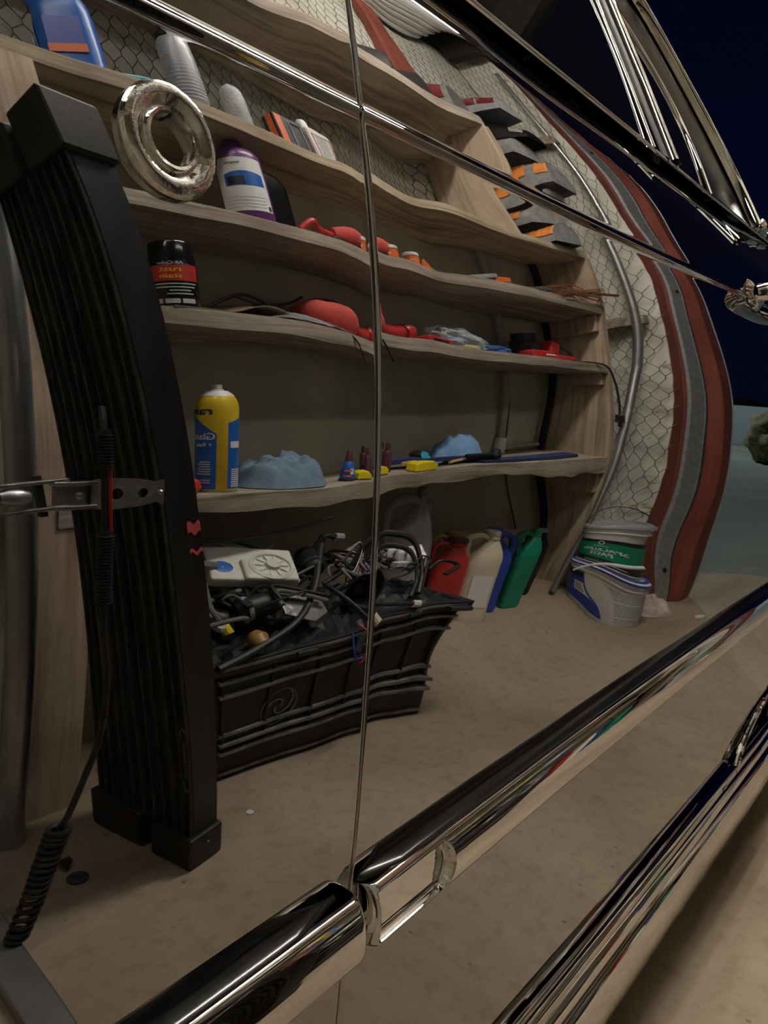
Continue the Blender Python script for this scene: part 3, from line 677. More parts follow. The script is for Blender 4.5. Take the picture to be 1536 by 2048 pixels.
for k in range(9): patch(g, r2, ph - .70 - (k % 2) * .02, ph - 1.35, .014 + .0045 * k, .0165 + .0045 * k, n=6)
g.build('label_print', M['white_p'], c)
g = MB(); wrap_text(g, 'rain-x', .026, r2, ph + 1.22, .178, bold=.0012, sx=1.15); tag(g.build('label_lettering', M['navy'], c), 'dark blue lettering')
g = MB()
for k in range(60):
    a = ph + random.uniform(.06, 1.2); z = random.uniform(.012, .125); s = random.uniform(.0003, .0007); patch(g, r2, a, a + s / r2, z, z + s, n=2)
tag(g.build('label_droplets', M['ltgrey'], c, ), kind='stuff')
# black and red tin with a screw can body
cx, cy = .787, -.520; ph = VD(cx, cy)
c = thing('spray_paint_can', 'black capped spray can with a red and yellow label on the second shelf up', 'spray can', (cx, cy, ZS['C'] + .004))
g = MB(); g.lathe([(.0325, 0), (.0345, .003), (.0345, .095), (.033, .099), (.029, .101)], 40); g.build('can_body', M['blk_gloss'], c)
g = MB(); g.lathe([(.0335, .100), (.0338, .104), (.0315, .150), (.030, .153), (.001, .153)], 40); g.build('cap', M['blk_gloss'], c)
g = MB(); patch(g, .0347, ph - 1.2, ph + 1.5, .060, .096); g.build('label_panel', M['red'], c)
g = MB(); wrap_text(g, 'rust', .017, .0350, ph + .1, .086, bold=.0004, sx=1.2); wrap_text(g, 'stain', .015, .0350, ph + .1, .071, bold=.0004, sx=1.2); g.build('label_title', M['yellow'], c)
g = MB(); wrap_text(g, 'All-Color', .010, .0350, ph + .1, .1005, bold=.0003)
for k, (a, b) in enumerate(((-1.0, .9), (-.9, .8), (-.7, .2), (-.8, .3))): patch(g, .0350, ph + a, ph + b, .052 - .0075 * k, .0545 - .0075 * k, n=8)
for a0 in (-.9, -.2, .5): patch(g, .0350, ph + a0, ph + a0 + .6, .010, .020, n=6)
g.build('label_print', M['ltgrey'], c)
g = MB(); g.prism([(-.05, -.04), (.05, -.045), (.055, .05), (-.045, .055)], 0, .003); tag(g.build('paper_scrap', M['card'], loc=(.792, -.525, ZS['C'] + .0005), smooth=False), 'small brown scrap of card under the black and red spray can', 'card')

def cloth(name, label, w_, d_, h_, m, loc, rz, seed, cat='cloth'):
    g = MB(); n = 64
    def fn(u, v):
        a = 2 * PI * u; r = v; edge = 1 + .16 * noise.noise(Vector((math.cos(a) * 1.4 + seed, math.sin(a) * 1.4, 0)))
        x = w_ / 2 * r * edge * math.cos(a); y = d_ / 2 * r * edge * math.sin(a); p = Vector((x * 22 + seed, y * 22, seed))
        f = noise.noise(p) * .5 + abs(noise.noise(p * 2.3)) * .45 - abs(noise.noise(Vector((x * 30 + y * 18, y * 9, seed)))) * .45
        z = h_ * ((1 - r ** 3.2) * (.80 + .48 * f) + .06 * (1 - r)) + .004 * math.sin(x * 160 + 6 * noise.noise(Vector((x * 12, y * 12, seed)))) * (1 - r ** 6)
        return (x, y, max(z, .0015))
    g.grid(n, 26, fn, closed_u=True); ob = g.build(name, m, auto=0, loc=loc, rot=(0, 0, rz))
    g2 = MB(); return tag(ob, label, cat)
cloth('shop_rag', 'crumpled blue-grey shop rag beside the yellow glass cleaner can', .185, .15, .085, M['rag'], (1.03, -.560, ZS['D'] + .001), .1, 3.3)
cloth('shop_rag', 'bright blue crumpled cloth at the right of the lowest shelf', .17, .12, .092, M['rag2'], (1.72, -.600, ZS['D'] + .001), .2, 8.1)
g = MB(); g.lathe([(.001, 0), (.022, .002), (.027, .012), (.024, .026), (.012, .034), (.001, .036)], 28); tag(g.build('stopper', M['red'], loc=(.806, -.535, ZS['D'] + .001)), 'small round red cap left of the yellow glass cleaner can', 'cap')
# slim bottles near the door gap
t = thing('glue_bottle', 'small cone-topped blue bottle with red and white lettering on the lowest shelf', 'bottle', (1.193, -.535, ZS['D']))
g = MB(); g.lathe([(.021, 0), (.0215, .003), (.019, .030), (.014, .045), (.0115, .048)], 28); g.build('bottle_body', M['blueprint'], t)
g = MB(); g.lathe([(.0125, .046), (.012, .050), (.0075, .074), (.006, .076)], 24); g.build('cap', M['maroon'], t)
g = MB(); g.lathe([(.023, 0), (.023, .004), (.020, .006)], 28); g.build('base_ring', M['blk'], t)
g = MB(); ph = VD(1.193, -.535)
patch(g, .0218, ph - .6, ph + .5, .022, .027, r1=.0215); patch(g, .0222, ph - .5, ph + .6, .010, .014, r1=.022); g.build('label_stripe', M['orange'], t)
g = MB(); patch(g, .0222, ph - .8, ph - .3, .016, .030, r1=.0205); g.build('label_spot', M['white_p'], t)
for x, y, lb in ((1.318, -.545, 'slim maroon bottle standing at the door gap on the lowest shelf, nearer its front edge'), (1.352, -.60, 'slim maroon bottle standing behind the other at the door gap')):
    t = thing('slim_bottle', lb, 'bottle', (x, y, ZS['D'])); g = MB(); g.lathe([(.015, 0), (.016, .003), (.016, .052), (.012, .058)], 24); g.build('bottle_body', M['maroon'], t)
    g = MB(); g.lathe([(.009, .056), (.009, .074), (.007, .078)], 20); g.build('cap', M['maroon'], t)
    g = MB(); g.lathe([(.0175, 0), (.0175, .004), (.016, .005)], 24); g.build('base_ring', M['blk'], t)
# yellow tapes, straps
def tape_roll(label, loc, r, h, rz=0, tilt=(0, 0, 0)):
    t = thing('tape_measure', label, 'tape measure', loc, rot=(tilt[0], tilt[1], rz)); g = MB(); pts = [(-r, 0), (-r * .9, h * .8), (-r * .5, h), (r * .6, h), (r, h * .6), (r, 0)]
    g.prism(pts, -.018, .018, Matrix.Rotation(R(90), 4, 'X')); g.build('case', M['tapey'], t, bevel=.003, smooth=False)
    g = MB(); g.box((0, 0, .001), (2 * r * .9, .030, .004)); g.build('base_strip', M['blk'], t); return t
tape_roll('yellow tape measure case lying on the front edge of the lowest shelf', (1.427, -.500, ZS['D'] + .002), .055, .026)
tape_roll('small yellow case between the cone bottle and the maroon bottles', (1.248, -.520, ZS['D'] + .002), .032, .020, .2)
def ribbon(name, label, cat, pts, w_, th, m, loc=(0, 0, 0), edge=None):
    t = thing(name, label, cat, loc) if edge else None; P = spline(pts, 6); g = MB(); n = len(P); vs = []
    for i, p in enumerate(P):
        d = (P[min(i + 1, n - 1)] - P[max(i - 1, 0)]).normalized(); s_ = Vector((-d.y, d.x, 0)).normalized() * w_ / 2; up = Vector((0, 0, th))
        vs += [p - s_, p + s_, p + s_ + up, p - s_ + up]
    g.add(vs, [[i * 4 + j, (i + 1) * 4 + j, (i + 1) * 4 + (j + 1) % 4, i * 4 + (j + 1) % 4] for i in range(n - 1) for j in range(4)] + [[0, 1, 2, 3], [(n - 1) * 4 + j for j in (3, 2, 1, 0)]])
    if t: g.build('webbing', m, t, smooth=False); return t
    return tag(g.build(name, m, smooth=False, loc=loc), label, cat)
zD = ZS['D'] + .002
s1 = ribbon('tie_down_strap', 'folded navy strap with tan stripes lying along the lowest shelf', 'strap', [(1.33, -.575, zD + .014), (1.45, -.56, zD + .018), (1.60, -.55, zD + .012), (1.75, -.535, zD + .003)], .05, .010, M['navy'], edge=1)
for x, y, l, z in ((1.42, -.536, .09, .020), (1.63, -.522, .10, .012)):
    g = MB(); g.box((x, y - .0, zD + z), (l, .006, .006), rot=(0, -.08, -.1)); g.build('tan_stripe', mat('tan_webbing', (.62, .42, .16), .8), s1)
ribbon('strap_end', 'flat navy blue strap end running to the right side board on the lowest shelf', 'strap', [(1.68, -.515, zD), (1.9, -.512, zD), (2.12, -.520, zD), (2.26, -.53, zD)], .045, .006, M['navy'])
t = thing('tape_reel', 'small black reel with a turquoise face on the folded strap', 'reel', (1.535, -.585, zD + .0), rot=(0, 0, 0)); g = MB(); g.lathe([(.001, 0), (.030, 0), (.034, .010), (.032, .035), (.02, .044), (.001, .046)], 28); g.build('reel_body', M['blk'], t)
g = MB(); g.lathe([(.001, .0), (.018, .001), (.020, .005), (.016, .010), (.001, .012)], 24, mat=Matrix.Translation((-.012, .024, .026)) @ Matrix.Rotation(R(-60), 4, 'X')); g.build('reel_face', M['cyan'], t)
t = thing('screw_tool', 'dark rounded tool knob lying by the bright blue cloth', 'tool', (1.735, -.505, zD)); g = MB(); g.tube([(-.10, -.01, .022), (-.03, 0, .020), (0, 0, .018)], [.005, .007, .010], 12); g.lathe([(.001, -.02), (.012, -.018), (.018, 0), (.012, .018), (.001, .02)], 20, c=(.012, 0, .019)); g.build('tool_body', M['blk'], t)

# second shelf
zC = ZS['C'] + .001
g = MB(); n = 18
def leaf(u, v):
    x = -.13 + .26 * u; y = -.09 + .15 * v; z = .004 + .055 * math.exp(-((u - .42) / .28) ** 2) * (1 - .5 * v) + .006 * noise.noise(Vector((x * 20, y * 20, 2))); return (x, y, z)
g.grid(n, n, leaf); tag(g.build('folded_card', M['card'], auto=0, loc=(1.0, -.580, zC + .002), solid=.003), 'bent brown cardboard sheet lying on the second shelf beside the spray paint can', 'cardboard')
g = MB(); g.grid(n, n, lambda u, v: (-.10 + .20 * u, -.06 + .12 * v, .006 + .028 * math.sin(PI * u) * math.sin(PI * v) + .004 * noise.noise(Vector((u * 9, v * 9, 6))))); tag(g.build('plastic_packet', M['clear'], auto=0, loc=(1.07, -.545, zC + .001)), 'clear plastic packet in front of the red bag', 'packet')
t = thing('tool_bag', 'red fabric tool bag with a black top strap on the second shelf', 'bag', (1.19, -.562, zC), .05)
def bag(u, v):
    a = 2 * PI * u; b = PI * v - PI / 2; sx_ = math.copysign(abs(math.cos(a)) ** .6, math.cos(a)); sy_ = math.copysign(abs(math.sin(a)) ** .6, math.sin(a)); k = max(0, math.cos(b)) ** .5
    return (.095 * sx_ * k, .06 * sy_ * k, .045 + .045 * math.sin(b) + .006 * noise.noise(Vector((a, b * 2, 3))))
g = MB(); g.grid(40, 18, bag, closed_u=True); g.build('bag_body', M['redfab'], t)
g = MB(); g.tube(spline([(-.085, .0, .06), (-.05, .01, .088), (.01, .01, .098), (.06, .0, .085), (.09, -.01, .05)], 6), .006, 8); g.build('carry_strap', M['blk'], t)
t = thing('power_tool', 'red and black power tool lying behind the door gap on the second shelf', 'power tool', (1.375, -.575, zC), .0)
g = MB(); g.tube(spline([(-.085, 0, .050), (-.05, 0, .038), (0, 0, .034), (.045, 0, .038)], 6), [.018 + .008 * (k / 18) for k in range(19)], 18); g.build('tool_body', M['red'], t)
g = MB(); g.lathe([(.001, -.012), (.030, -.010), (.034, 0), (.030, .022), (.001, .026)], 28, c=(.062, 0, .036), mat=Matrix.Rotation(R(80), 4, 'Y')); g.build('gear_head', M['red'], t)
g = MB(); g.box((-.01, 0, .012), (.14, .035, .022)); g.build('grip', M['blk'], t, bevel=.006, smooth=False)
t = thing('battery_case', 'small flat red plastic case on the second shelf right of the door gap', 'case', (1.515, -.535, zC)); g = MB(); g.box((0, 0, .013), (.10, .05, .024)); g.build('case_body', M['red'], t, bevel=.004, smooth=False)
g = MB(); g.box((0, .026, .012), (.06, .004, .010)); g.build('case_recess', M['blk'], t)
def crumple(name, label, cat, loc, dims, m, seed, rz=0):
    g = MB()
    def fn(u, v):
        a = 2 * PI * u; b = PI * (v - .5); d = Vector((math.cos(a) * math.cos(b), math.sin(a) * math.cos(b), math.sin(b))); k = 1 + .35 * noise.noise(d * 2.2 + Vector((seed, 0, 0))) + .22 * abs(noise.noise(d * 6 + Vector((0, seed, 0))))
        return (dims[0] * d.x * k, dims[1] * d.y * k, max(0, dims[2] * (.85 + d.z * k)))
    g.grid(56, 28, fn, closed_u=True); return tag(g.build(name, m, auto=20, loc=loc, rot=(0, 0, rz)), label, cat)
crumple('plastic_bag', 'crinkled clear plastic bag of fittings in the middle of the second shelf', 'bag', (1.66, -.570, zC), (.10, .05, .044), M['clear'], 4.2)
crumple('wrapped_parts', 'blue plastic wrapped part at the right of the clear bag', 'packet', (1.80, -.56, zC), (.065, .035, .022), mat('blue_film', (.06, .16, .42), .2, alpha=.8), 9.4)
for k, (x, y, z, cn) in enumerate(((1.64, -.560, .040, 'blue'), (1.70, -.555, .020, 'tapey'), (1.60, -.57, .025, 'grey'))):
    g = MB(); g.tube([(-.03, 0, 0), (.03, 0, .006)], .009, 10); tag(g.build('fitting', M[cn], loc=(x, y, zC + z)), ['blue', 'yellow', 'grey'][k] + ' plastic fitting inside the clear bag', 'fitting')
t = thing('grinder', 'red and black corded grinder near the right side board on the second shelf', 'grinder', (2.08, -.575, zC), .1)
g = MB(); g.box((-.06, .03, .022), (.11, .06, .040)); g.box((.07, .03, .015), (.12, .06, .028)); g.build('tool_body', M['red'], t, bevel=.008, smooth=False)
g = MB(); g.box((.06, 0, .065), (.05, .05, .06), rot=(0, .3, 0)); g.build('tool_handle', M['red'], t, bevel=.008, smooth=False)
g = MB(); g.lathe([(.001, .035), (.040, .036), (.043, .050), (.043, .085), (.036, .090), (.036, .118), (.001, .120)], 32, c=(-.055, -.01, 0)); g.build('motor_housing', M['blk'], t)
g = MB(); g.box((-.03, .061, .024), (.05, .002, .006)); g.build('brand_strip', M['white_p'], t)
g = MB(); g.tube(spline([(.05, .055, .06), (.09, .06, .04), (.12, .05, .02), (.11, .065, .004)], 6), .004, 8); g.build('cord_loop', M['cable'], t)
g = MB(); g.tube(spline([(2.20, -.53, zC + .006), (2.26, -.485, zC + .006), (2.33, -.455, zC - .01), (2.365, -.448, zC - .08), (2.392, -.450, zC - .18), (2.40, -.452, zC - .245)], 8), .0035, 8)
cord = thing('plug_lead', 'black cord with a plug hanging over the end of the second shelf', 'cord', (0, 0, 0)); g.build('cable', M['cable'], cord)
g = MB(); g.box((2.401, -.452, zC - .262), (.018, .020, .030)); g.box((2.396, -.452, zC - .285), (.003, .006, .018)); g.box((2.406, -.452, zC - .285), (.003, .006, .018)); g.build('plug', M['blk'], cord)
g = MB(); g.tube(spline([(.97, -.60, zC + .075), (1.05, -.575, zC + .045), (1.12, -.50, zC + .012), (1.18, -.466, zC - .02), (1.225, -.468, zC - .065), (1.235, -.468, zC - .085)], 8), .0035, 8); tag(g.build('cable_loose', M['cable'], ), 'loose black cable drooping over the second shelf edge by the red bag', 'cable')
g = MB(); g.tube(spline([(.93, -.62, zC + .045), (1.0, -.61, zC + .085), (1.06, -.61, zC + .06), (1.0, -.6, zC + .05), (1.1, -.6, zC + .075), (1.17, -.62, zC + .11)], 8), .004, 8); tag(g.build('cable_tangle', M['cable'], ), 'tangle of black cable on the bent cardboard', 'cable')

# third shelf
zB = ZS['B'] + .001
def jug(name, label, cat, loc, rz, w_, d_, h_, m, capm=None, handle=True, taper=.6, neck=.016, label_m=None, ribs=0, lean=.0, group=None, hbar=.0085):
    t = thing(name, label, cat, loc, rz, group); g = MB(); secs = []
    prof = [(0, .92), (.02, 1), (.30, 1), (.58, .98), (.68, .90), (.76, .74), (.84, .50), (.90, .30)]
    n = 36
    def sec(z, k, cx_):
        out = []
        for q in range(n):
            a = 2 * PI * q / n; ex = .55
            x = w_ / 2 * k * math.copysign(abs(math.cos(a)) ** ex, math.cos(a)); y = d_ / 2 * min(1, k * 1.05) * math.copysign(abs(math.sin(a)) ** ex, math.sin(a)); out.append((cx_ + x, y, z))
        return out
    rows = []
    zz = [p[0] for p in prof]; kk = [p[1] for p in prof]
    for z in (list(np.linspace(0, .9, 40))):
        k = float(np.interp(z, zz, kk))
        if ribs and .12 < z < .58: k *= 1 - .035 * (math.sin(z * ribs * PI) > .35)
        rows.append(sec(z * h_, k, lean * max(0, z - .6) / .3 * w_ * .32))
    cx_ = lean * w_ * .32
    for z, rr_ in ((.905, neck * 1.05), (.955, neck), (.96, neck * .9)): rows.append([(cx_ + rr_ * math.cos(2 * PI * q / n), rr_ * math.sin(2 * PI * q / n), z * h_) for q in range(n)])
    g.add([v for r_ in rows for v in r_], [[i * n + q, i * n + (q + 1) % n, (i + 1) * n + (q + 1) % n, (i + 1) * n + q] for i in range(len(rows) - 1) for q in range(n)] + [list(range(n))[::-1], [(len(rows) - 1) * n + q for q in range(n)]])
    g.build('jug_body', m, t, auto=50)
    if handle:
        s_ = -1 if lean >= 0 else 1; g = MB()
        g.tube(spline([(cx_ + s_ * neck * .6, 0, .90 * h_), (cx_ * .4 + s_ * w_ * .22, 0, .935 * h_), (s_ * w_ * .44, 0, .89 * h_), (s_ * w_ * .47, 0, .78 * h_), (s_ * w_ * .40, 0, .66 * h_)], 6), hbar, 12); g.build('jug_handle', m, t)
    g = MB(); g.lathe([(neck * 1.12, .945 * h_), (neck * 1.15, .99 * h_), (neck * 1.0, h_), (.001, h_)], 24, c=(cx_, 0, 0)); g.build('cap', capm or m, t)
    if label_m:
        g = MB(); g.box((0, d_ / 2 + .0006, .32 * h_), (w_ * .6, .001, .34 * h_)); g.build('label', label_m, t)
        g = MB(); g.box((-w_ / 2 - .0006, 0, .32 * h_), (.001, d_ * .6, .34 * h_)); g.build('label', label_m, t)
    return t
t = thing('purple_bottle', 'large purple bottle with a white picture label on the third shelf below the lock', 'bottle', (.985, -.532, zB))
r = .046; g = MB(); g.lathe([(r * .95, 0), (r, .005), (r, .195), (r * .96, .207), (r * .8, .220), (r * .5, .232), (r * .34, .236)], 44); g.build('bottle_body', M['purple'], t)
g = MB(); g.lathe([(.019, .234), (.0195, .252), (.017, .256), (.001, .256)], 24); g.build('cap', M['purple'], t)
ph = VD(.985, -.532); g = MB(); patch(g, r + .0004, ph - 1.15, ph + 1.25, .030, .188, n=24); g.build('label_panel', M['white_p'], t)
g = MB(); patch(g, r + .0008, ph - .95, ph + .75, .105, .140, n=20, zt=lambda u: .140 + .008 * math.sin(PI * u)); tag(g.build('label_picture', M['blueprint'], t), 'blue and dark picture band')
g = MB(); patch(g, r + .0011, ph - .10, ph + .62, .108, .132, n=14); patch(g, r + .0011, ph - 1.05, ph - .9, .034, .048, n=6); wrap_text(g, 'meguin', .011, r + .0011, ph + .25, .172, bold=.0003); g.build('label_print', M['blk'], t)
g = MB()
for k in range(4): patch(g, r + .001, ph - .8, ph + .9, .070 - .010 * k, .0715 - .010 * k, n=14)
g.build('label_lines', M['ltgrey'], t)
t_pb = [o for o in bpy.data.objects if o.name == 'purple_bottle'][0]; t_pb.scale = (1, 1, .885)
t = thing('oil_bottle', 'dark flat-sided bottle with a red base band behind the purple bottle', 'bottle', (1.092, -.580, zB), .25)
g = MB(); g.prism([(-.038, 0), (.042, 0), (.038, .15), (.022, .182), (-.012, .196), (-.034, .180)], -.028, .028, Matrix.Rotation(R(90), 4, 'X')); g.build('bottle_body', M['blk_gloss'], t, bevel=.008, smooth=False)
g = MB(); g.lathe([(.014, .19), (.014, .212), (.012, .215)], 20, c=(-.02, 0, 0)); g.build('cap', M['maroon'], t)
g = MB(); g.box((0, 0, .012), (.082, .058, .018)); g.build('base_band', M['red'], t, bevel=.003, smooth=False)
t = thing('red_tool_case', 'low red and black tool lying on the third shelf left of the orange cups', 'tool', (1.255, -.508, zB), .06)
g = MB(); g.tube(spline([(-.05, 0, .018), (.0, 0, .022), (.06, 0, .024), (.10, 0, .018)], 6), [.014 + .008 * math.sin(PI * k / 18) for k in range(19)], 16); g.build('tool_body', M['redfab'], t)
g = MB(); g.tube(spline([(-.15, 0, .014), (-.12, .01, .034), (-.09, 0, .022), (-.04, 0, .014)], 6), .008, 10); g.build('tool_head', M['red'], t)
g = MB(); g.box((.02, 0, .006), (.16, .03, .012)); g.build('tool_base', M['blk'], t, bevel=.003, smooth=False); t.scale = (1, 1, 1.35)
def pill(label, x, y, tilt=0):
    t = thing('orange_cup', label, 'cup', (x, y, zB), rot=(0, tilt, 0), group='orange tubs on the third shelf'); g = MB(); g.lathe([(.020, 0), (.023, .003), (.0235, .032)], 28); g.build('cup_body', M['orange'], t)
    g = MB(); g.lathe([(.0248, .031), (.0248, .039), (.023, .041), (.001, .041)], 28); g.build('lid', M['white'], t)
    g = MB(); ph = VD(x, y); wrap_text(g, 'xtra', .012, .0238, ph, .016); g.build('label_print', M['white_p'], t)
pill('orange tub with a white lid just left of the door gap', 1.340, -.503)
pill('orange tub with a white lid just right of the door gap', 1.432, -.503)
t = thing('orange_packet', 'orange printed packet leaning by the right-hand orange tub', 'packet', (1.505, -.495, zB)); g = MB(); g.prism([(-.03, 0), (.045, 0), (-.02, .034)], -.008, .008, Matrix.Rotation(R(90), 4, 'X')); g.build('packet_body', M['orange'], t, bevel=.002, smooth=False)
for k, (x, m_, lb) in enumerate(((1.72, 'grey', 'grey metal rod lying on the third shelf'), (1.79, 'orange', 'orange and black screwdriver bit case near the right end of the third shelf'))):
    g = MB(); g.box((0, 0, .010), (.085 - .02 * k, .022, .014 + .004 * k), rot=(0, -.2 + .1 * k, .1)); tag(g.build('small_tool', M[m_], loc=(x, -.498, zB + .004), bevel=.002, smooth=False), lb, 'tool')
cw = thing('copper_wires', 'loose bundle of bare copper wires and tube ends sticking off the third shelf', 'wires', (2.22, -.520, zB))
for k in range(24):
    x0 = random.uniform(-.16, -.06); x1 = random.uniform(.06, .19); y0 = random.uniform(-.05, .06); y1 = random.uniform(-.02, .085); z0 = random.uniform(.004, .04); z1 = random.uniform(.008, .060)
    g = MB(); g.tube(spline([(x0, y0, z0), (0, (y0 + y1) / 2 + random.uniform(-.01, .01), z0 + random.uniform(0, .03)), (x1, y1, z1)], 5), .0024, 6); g.build('wire', M['copper'], cw)
g = MB(); g.tube([(.08, .06, .034), (.22, .085, .042)], .006, 12); g.build('tube_end', M['copper'], cw)
for k in range(4):
    g = MB(); g.tube(spline([(1.93 + .03 * k, -.54, zB + .010), (1.97 + .03 * k, -.52, zB + .020 + .006 * k), (2.03 + .03 * k, -.505, zB + .024)], 5), [.004] * 11, 8); tag(g.build('metal_hook', M['clamp'], ), 'bent metal hook in the row left of the copper wires', 'hook', 'bent hooks on the third shelf')

# fourth shelf
zA = ZS['A'] + .001
t = jug('washer_fluid_bottle', 'blue windscreen washer bottle at the far left of the fourth shelf', 'bottle', (.712, -.530, zA), .7, .080, .065, .235, M['blueprint'], M['white'], handle=True, label_m=M['blue'])
g = MB(); ph_ = 0; g.box((0, .0345, .045), (.05, .001, .018)); g.build('label_flash', M['orange'], t); g = MB(); g.box((-.0440, 0, .06), (.001, .045, .03)); g.build('label_flash', M['white_p'], t)
g = MB(); g.tube(spline([(-.10, 0, .010), (-.03, .01, .014), (.03, 0, .012)], 6), .013, 12); tag(g.build('hand_tool', M['red'], loc=(.655, -.53, zA + .003)), 'red and black handle at the left edge of the fourth shelf', 'tool')
g = MB(); g.lathe([(.014, 0), (.014, .05), (.008, .06), (.001, .062)], 20); tag(g.build('small_tube', M['cream'], loc=(.648, -.60, zA)), 'small cream tube behind the red handle', 'tube')
g = MB(); g.lathe([(.012, 0), (.012, .07), (.001, .072)], 20); tag(g.build('yellow_marker', M['tapey'], loc=(.675, -.62, zA)), 'yellow stick beside the small cream tube', 'marker')
g = MB(); g.tube(spline([(-.045, 0, .006), (0, .004, .012), (.05, 0, .008)], 6), .006, 10); tag(g.build('cyan_tool', M['cyan'], loc=(.80, -.492, zA + .002)), 'slim turquoise handle lying on the fourth shelf', 'tool')
cx, cy = .907, -.522; ph = VD(cx, cy)
c = spray_can('spray_can', 'tall grey printed spray can with a black trigger top on the fourth shelf', .033, .205, (cx, cy, zA), ph, M['tin_grey'], M['blk'], M['blk'], 'trigger')
g = MB()
for k in range(15): patch(g, .0333, ph - 1.25, ph + 1.1 - .35 * (k % 3), .022 + .0090 * k, .0245 + .0090 * k, n=12)
g.build('label_print', M['ltgrey'], c)
cx, cy = 1.022, -.518; ph = VD(cx, cy)
c = spray_can('spray_can', 'short silver grey spray can with a white cap on the fourth shelf', .0265, .125, (cx, cy, zA), ph, M['ltgrey'], M['grey'], M['white'])
g = MB()
for k in range(5): patch(g, .0268, ph - .9, ph + .5, .018 + .010 * k, .0205 + .010 * k, n=10)
g.build('label_print', M['tin_grey'], c)
g = MB(); g.tube([(.018 * math.cos(a), .006 * math.sin(3 * a), .016 + .016 * math.sin(a)) for a in np.linspace(0, 4 * PI, 50)], .0035, 8); tag(g.build('wire_coil', M['cream'], loc=(1.090, -.515, zA)), 'small coil of pale cord between the short spray can and the black box', 'cord')
t = thing('wax_box', 'black box with an orange stripe and silver frame on the fourth shelf', 'box', (1.165, -.520, zA), .1)
g = MB(); g.box((0, 0, .05), (.085, .05, .10)); g.build('box_body', M['blk'], t, bevel=.005, smooth=False)
g = MB(); g.box((-.030, .0258, .05), (.018, .0012, .092)); g.build('orange_stripe', M['orange'], t); g = MB(); g.box((-.0432, 0.005, .05), (.0012, .022, .092)); g.build('orange_stripe', M['orange'], t)
g = MB(); g.tube([(.0, .0262, .015), (.032, .0262, .015), (.032, .0262, .085), (.0, .0262, .085)], .0014, 6, closed=True); g.build('silver_frame', M['ltgrey'], t)
t = thing('white_bottle', 'flat white bottle with a red-bordered text label on the fourth shelf', 'bottle', (1.255, -.515, zA), -.15)
g = MB(); g.prism([(-.036, 0), (.036, 0), (.037, .095), (.028, .108), (-.008, .112), (-.034, .108)], -.018, .018, Matrix.Rotation(R(90), 4, 'X')); g.build('bottle_body', M['white'], t, bevel=.006, smooth=False)
g = MB(); g.lathe([(.013, .106), (.013, .128), (.011, .131), (.001, .131)], 20, c=(-.020, 0, 0)); g.build('cap', M['white'], t)
g = MB(); g.tube([(-.027, .0186, .010), (.027, .0186, .010), (.027, .0186, .090), (-.027, .0186, .090)], .0010, 4, closed=True); g.build('label_border', M['red'], t)
g = MB(); g.tube([(-.0372, -.011, .010), (-.0372, .011, .010), (-.0372, .011, .090), (-.0372, -.011, .090)], .0010, 4, closed=True); g.build('label_border', M['red'], t)
g = MB()
for k in range(10): g.box((0, .0186, .018 + .0072 * k), (.042 - .006 * (k % 3), .0006, .0022)); g.box((-.0372, 0, .018 + .0072 * k), (.0006, .017 - .003 * (k % 3), .0022))
g.build('label_print', M['ltgrey'], t)

# ---- tail lights
def lens_shell(name, label, loc, rot, size, mats, taper=(.5, .7), curve=.0, cat='tail light', group=None, lensparts=None):
    """a lamp: black or silver housing wrapped by a ribbed lens"""
    t = thing(name, label, cat, loc, rot=rot, group=group); L_, W_, Hh = size
    def sh(u, v, o=0):
        x = -L_ / 2 + L_ * u; k = 1 - (1 - taper[0]) * u; a = PI * v
        return (x, (W_ / 2 + o) * math.cos(a) * (1 - (1 - taper[1]) * u) + curve * u * u, (Hh + o) * (math.sin(a) ** .7) * k)
    g = MB(); g.grid(24, 20, sh); vs0 = sh(0, 0)
    g.add([sh(0, k / 19) for k in range(20)], [list(range(20))]); g.add([sh(1, k / 19) for k in range(20)], [list(range(20))[::-1]]); g.build('lamp_housing', mats[0], t, auto=40)
    for (u0, u1, m_) in lensparts or [(.05, .45, mats[1]), (.5, .95, mats[2])]:
        g = MB(); g.grid(16, 20, lambda u, v: sh(u0 + (u1 - u0) * u, .08 + .84 * v, .0022 + .0012 * (math.sin((u0 + (u1 - u0) * u) * 60) > 0))); g.build('lens', m_, t, auto=40)
    g = MB(); g.lathe([(.001, 0), (.010, 0), (.010, .016), (.006, .02), (.001, .02)], 16, c=(0, 0, 0), mat=Matrix.Translation((L_ * .1, -W_ * .48, Hh * .3)) @ Matrix.Rotation(R(90), 4, 'X')); g.build('bulb_socket', M['grey'], t)
    return t
zT = ZS['T'] + .001
lens_shell('tail_light', 'long black-backed tail light lying at the door gap on the top shelf', (1.60, -.565, zT), (0, 0, 1.1), (.17, .15, .17), [M['blk'], M['blk_gloss'], M['blk']], (.45, .6), lensparts=[(.1, .5, M['blk_gloss'])])
lens_shell('tail_light', 'black tail light with a small red lens in the middle of the top shelf', (1.765, -.565, zT), (0, 0, 1.3), (.16, .13, .14), [M['blk'], M['dkred'], M['blk']], (.6, .8), lensparts=[(.08, .30, M['dkred'])])
lens_shell('tail_light', 'red tail light with a pale reflector at the right end of the top shelf', (1.905, -.560, zT), (0, 0, 1.45), (.16, .11, .17), [M['silver'], M['dkred'], M['blk']], (.6, .8), lensparts=[(.1, .9, M['dkred'])])
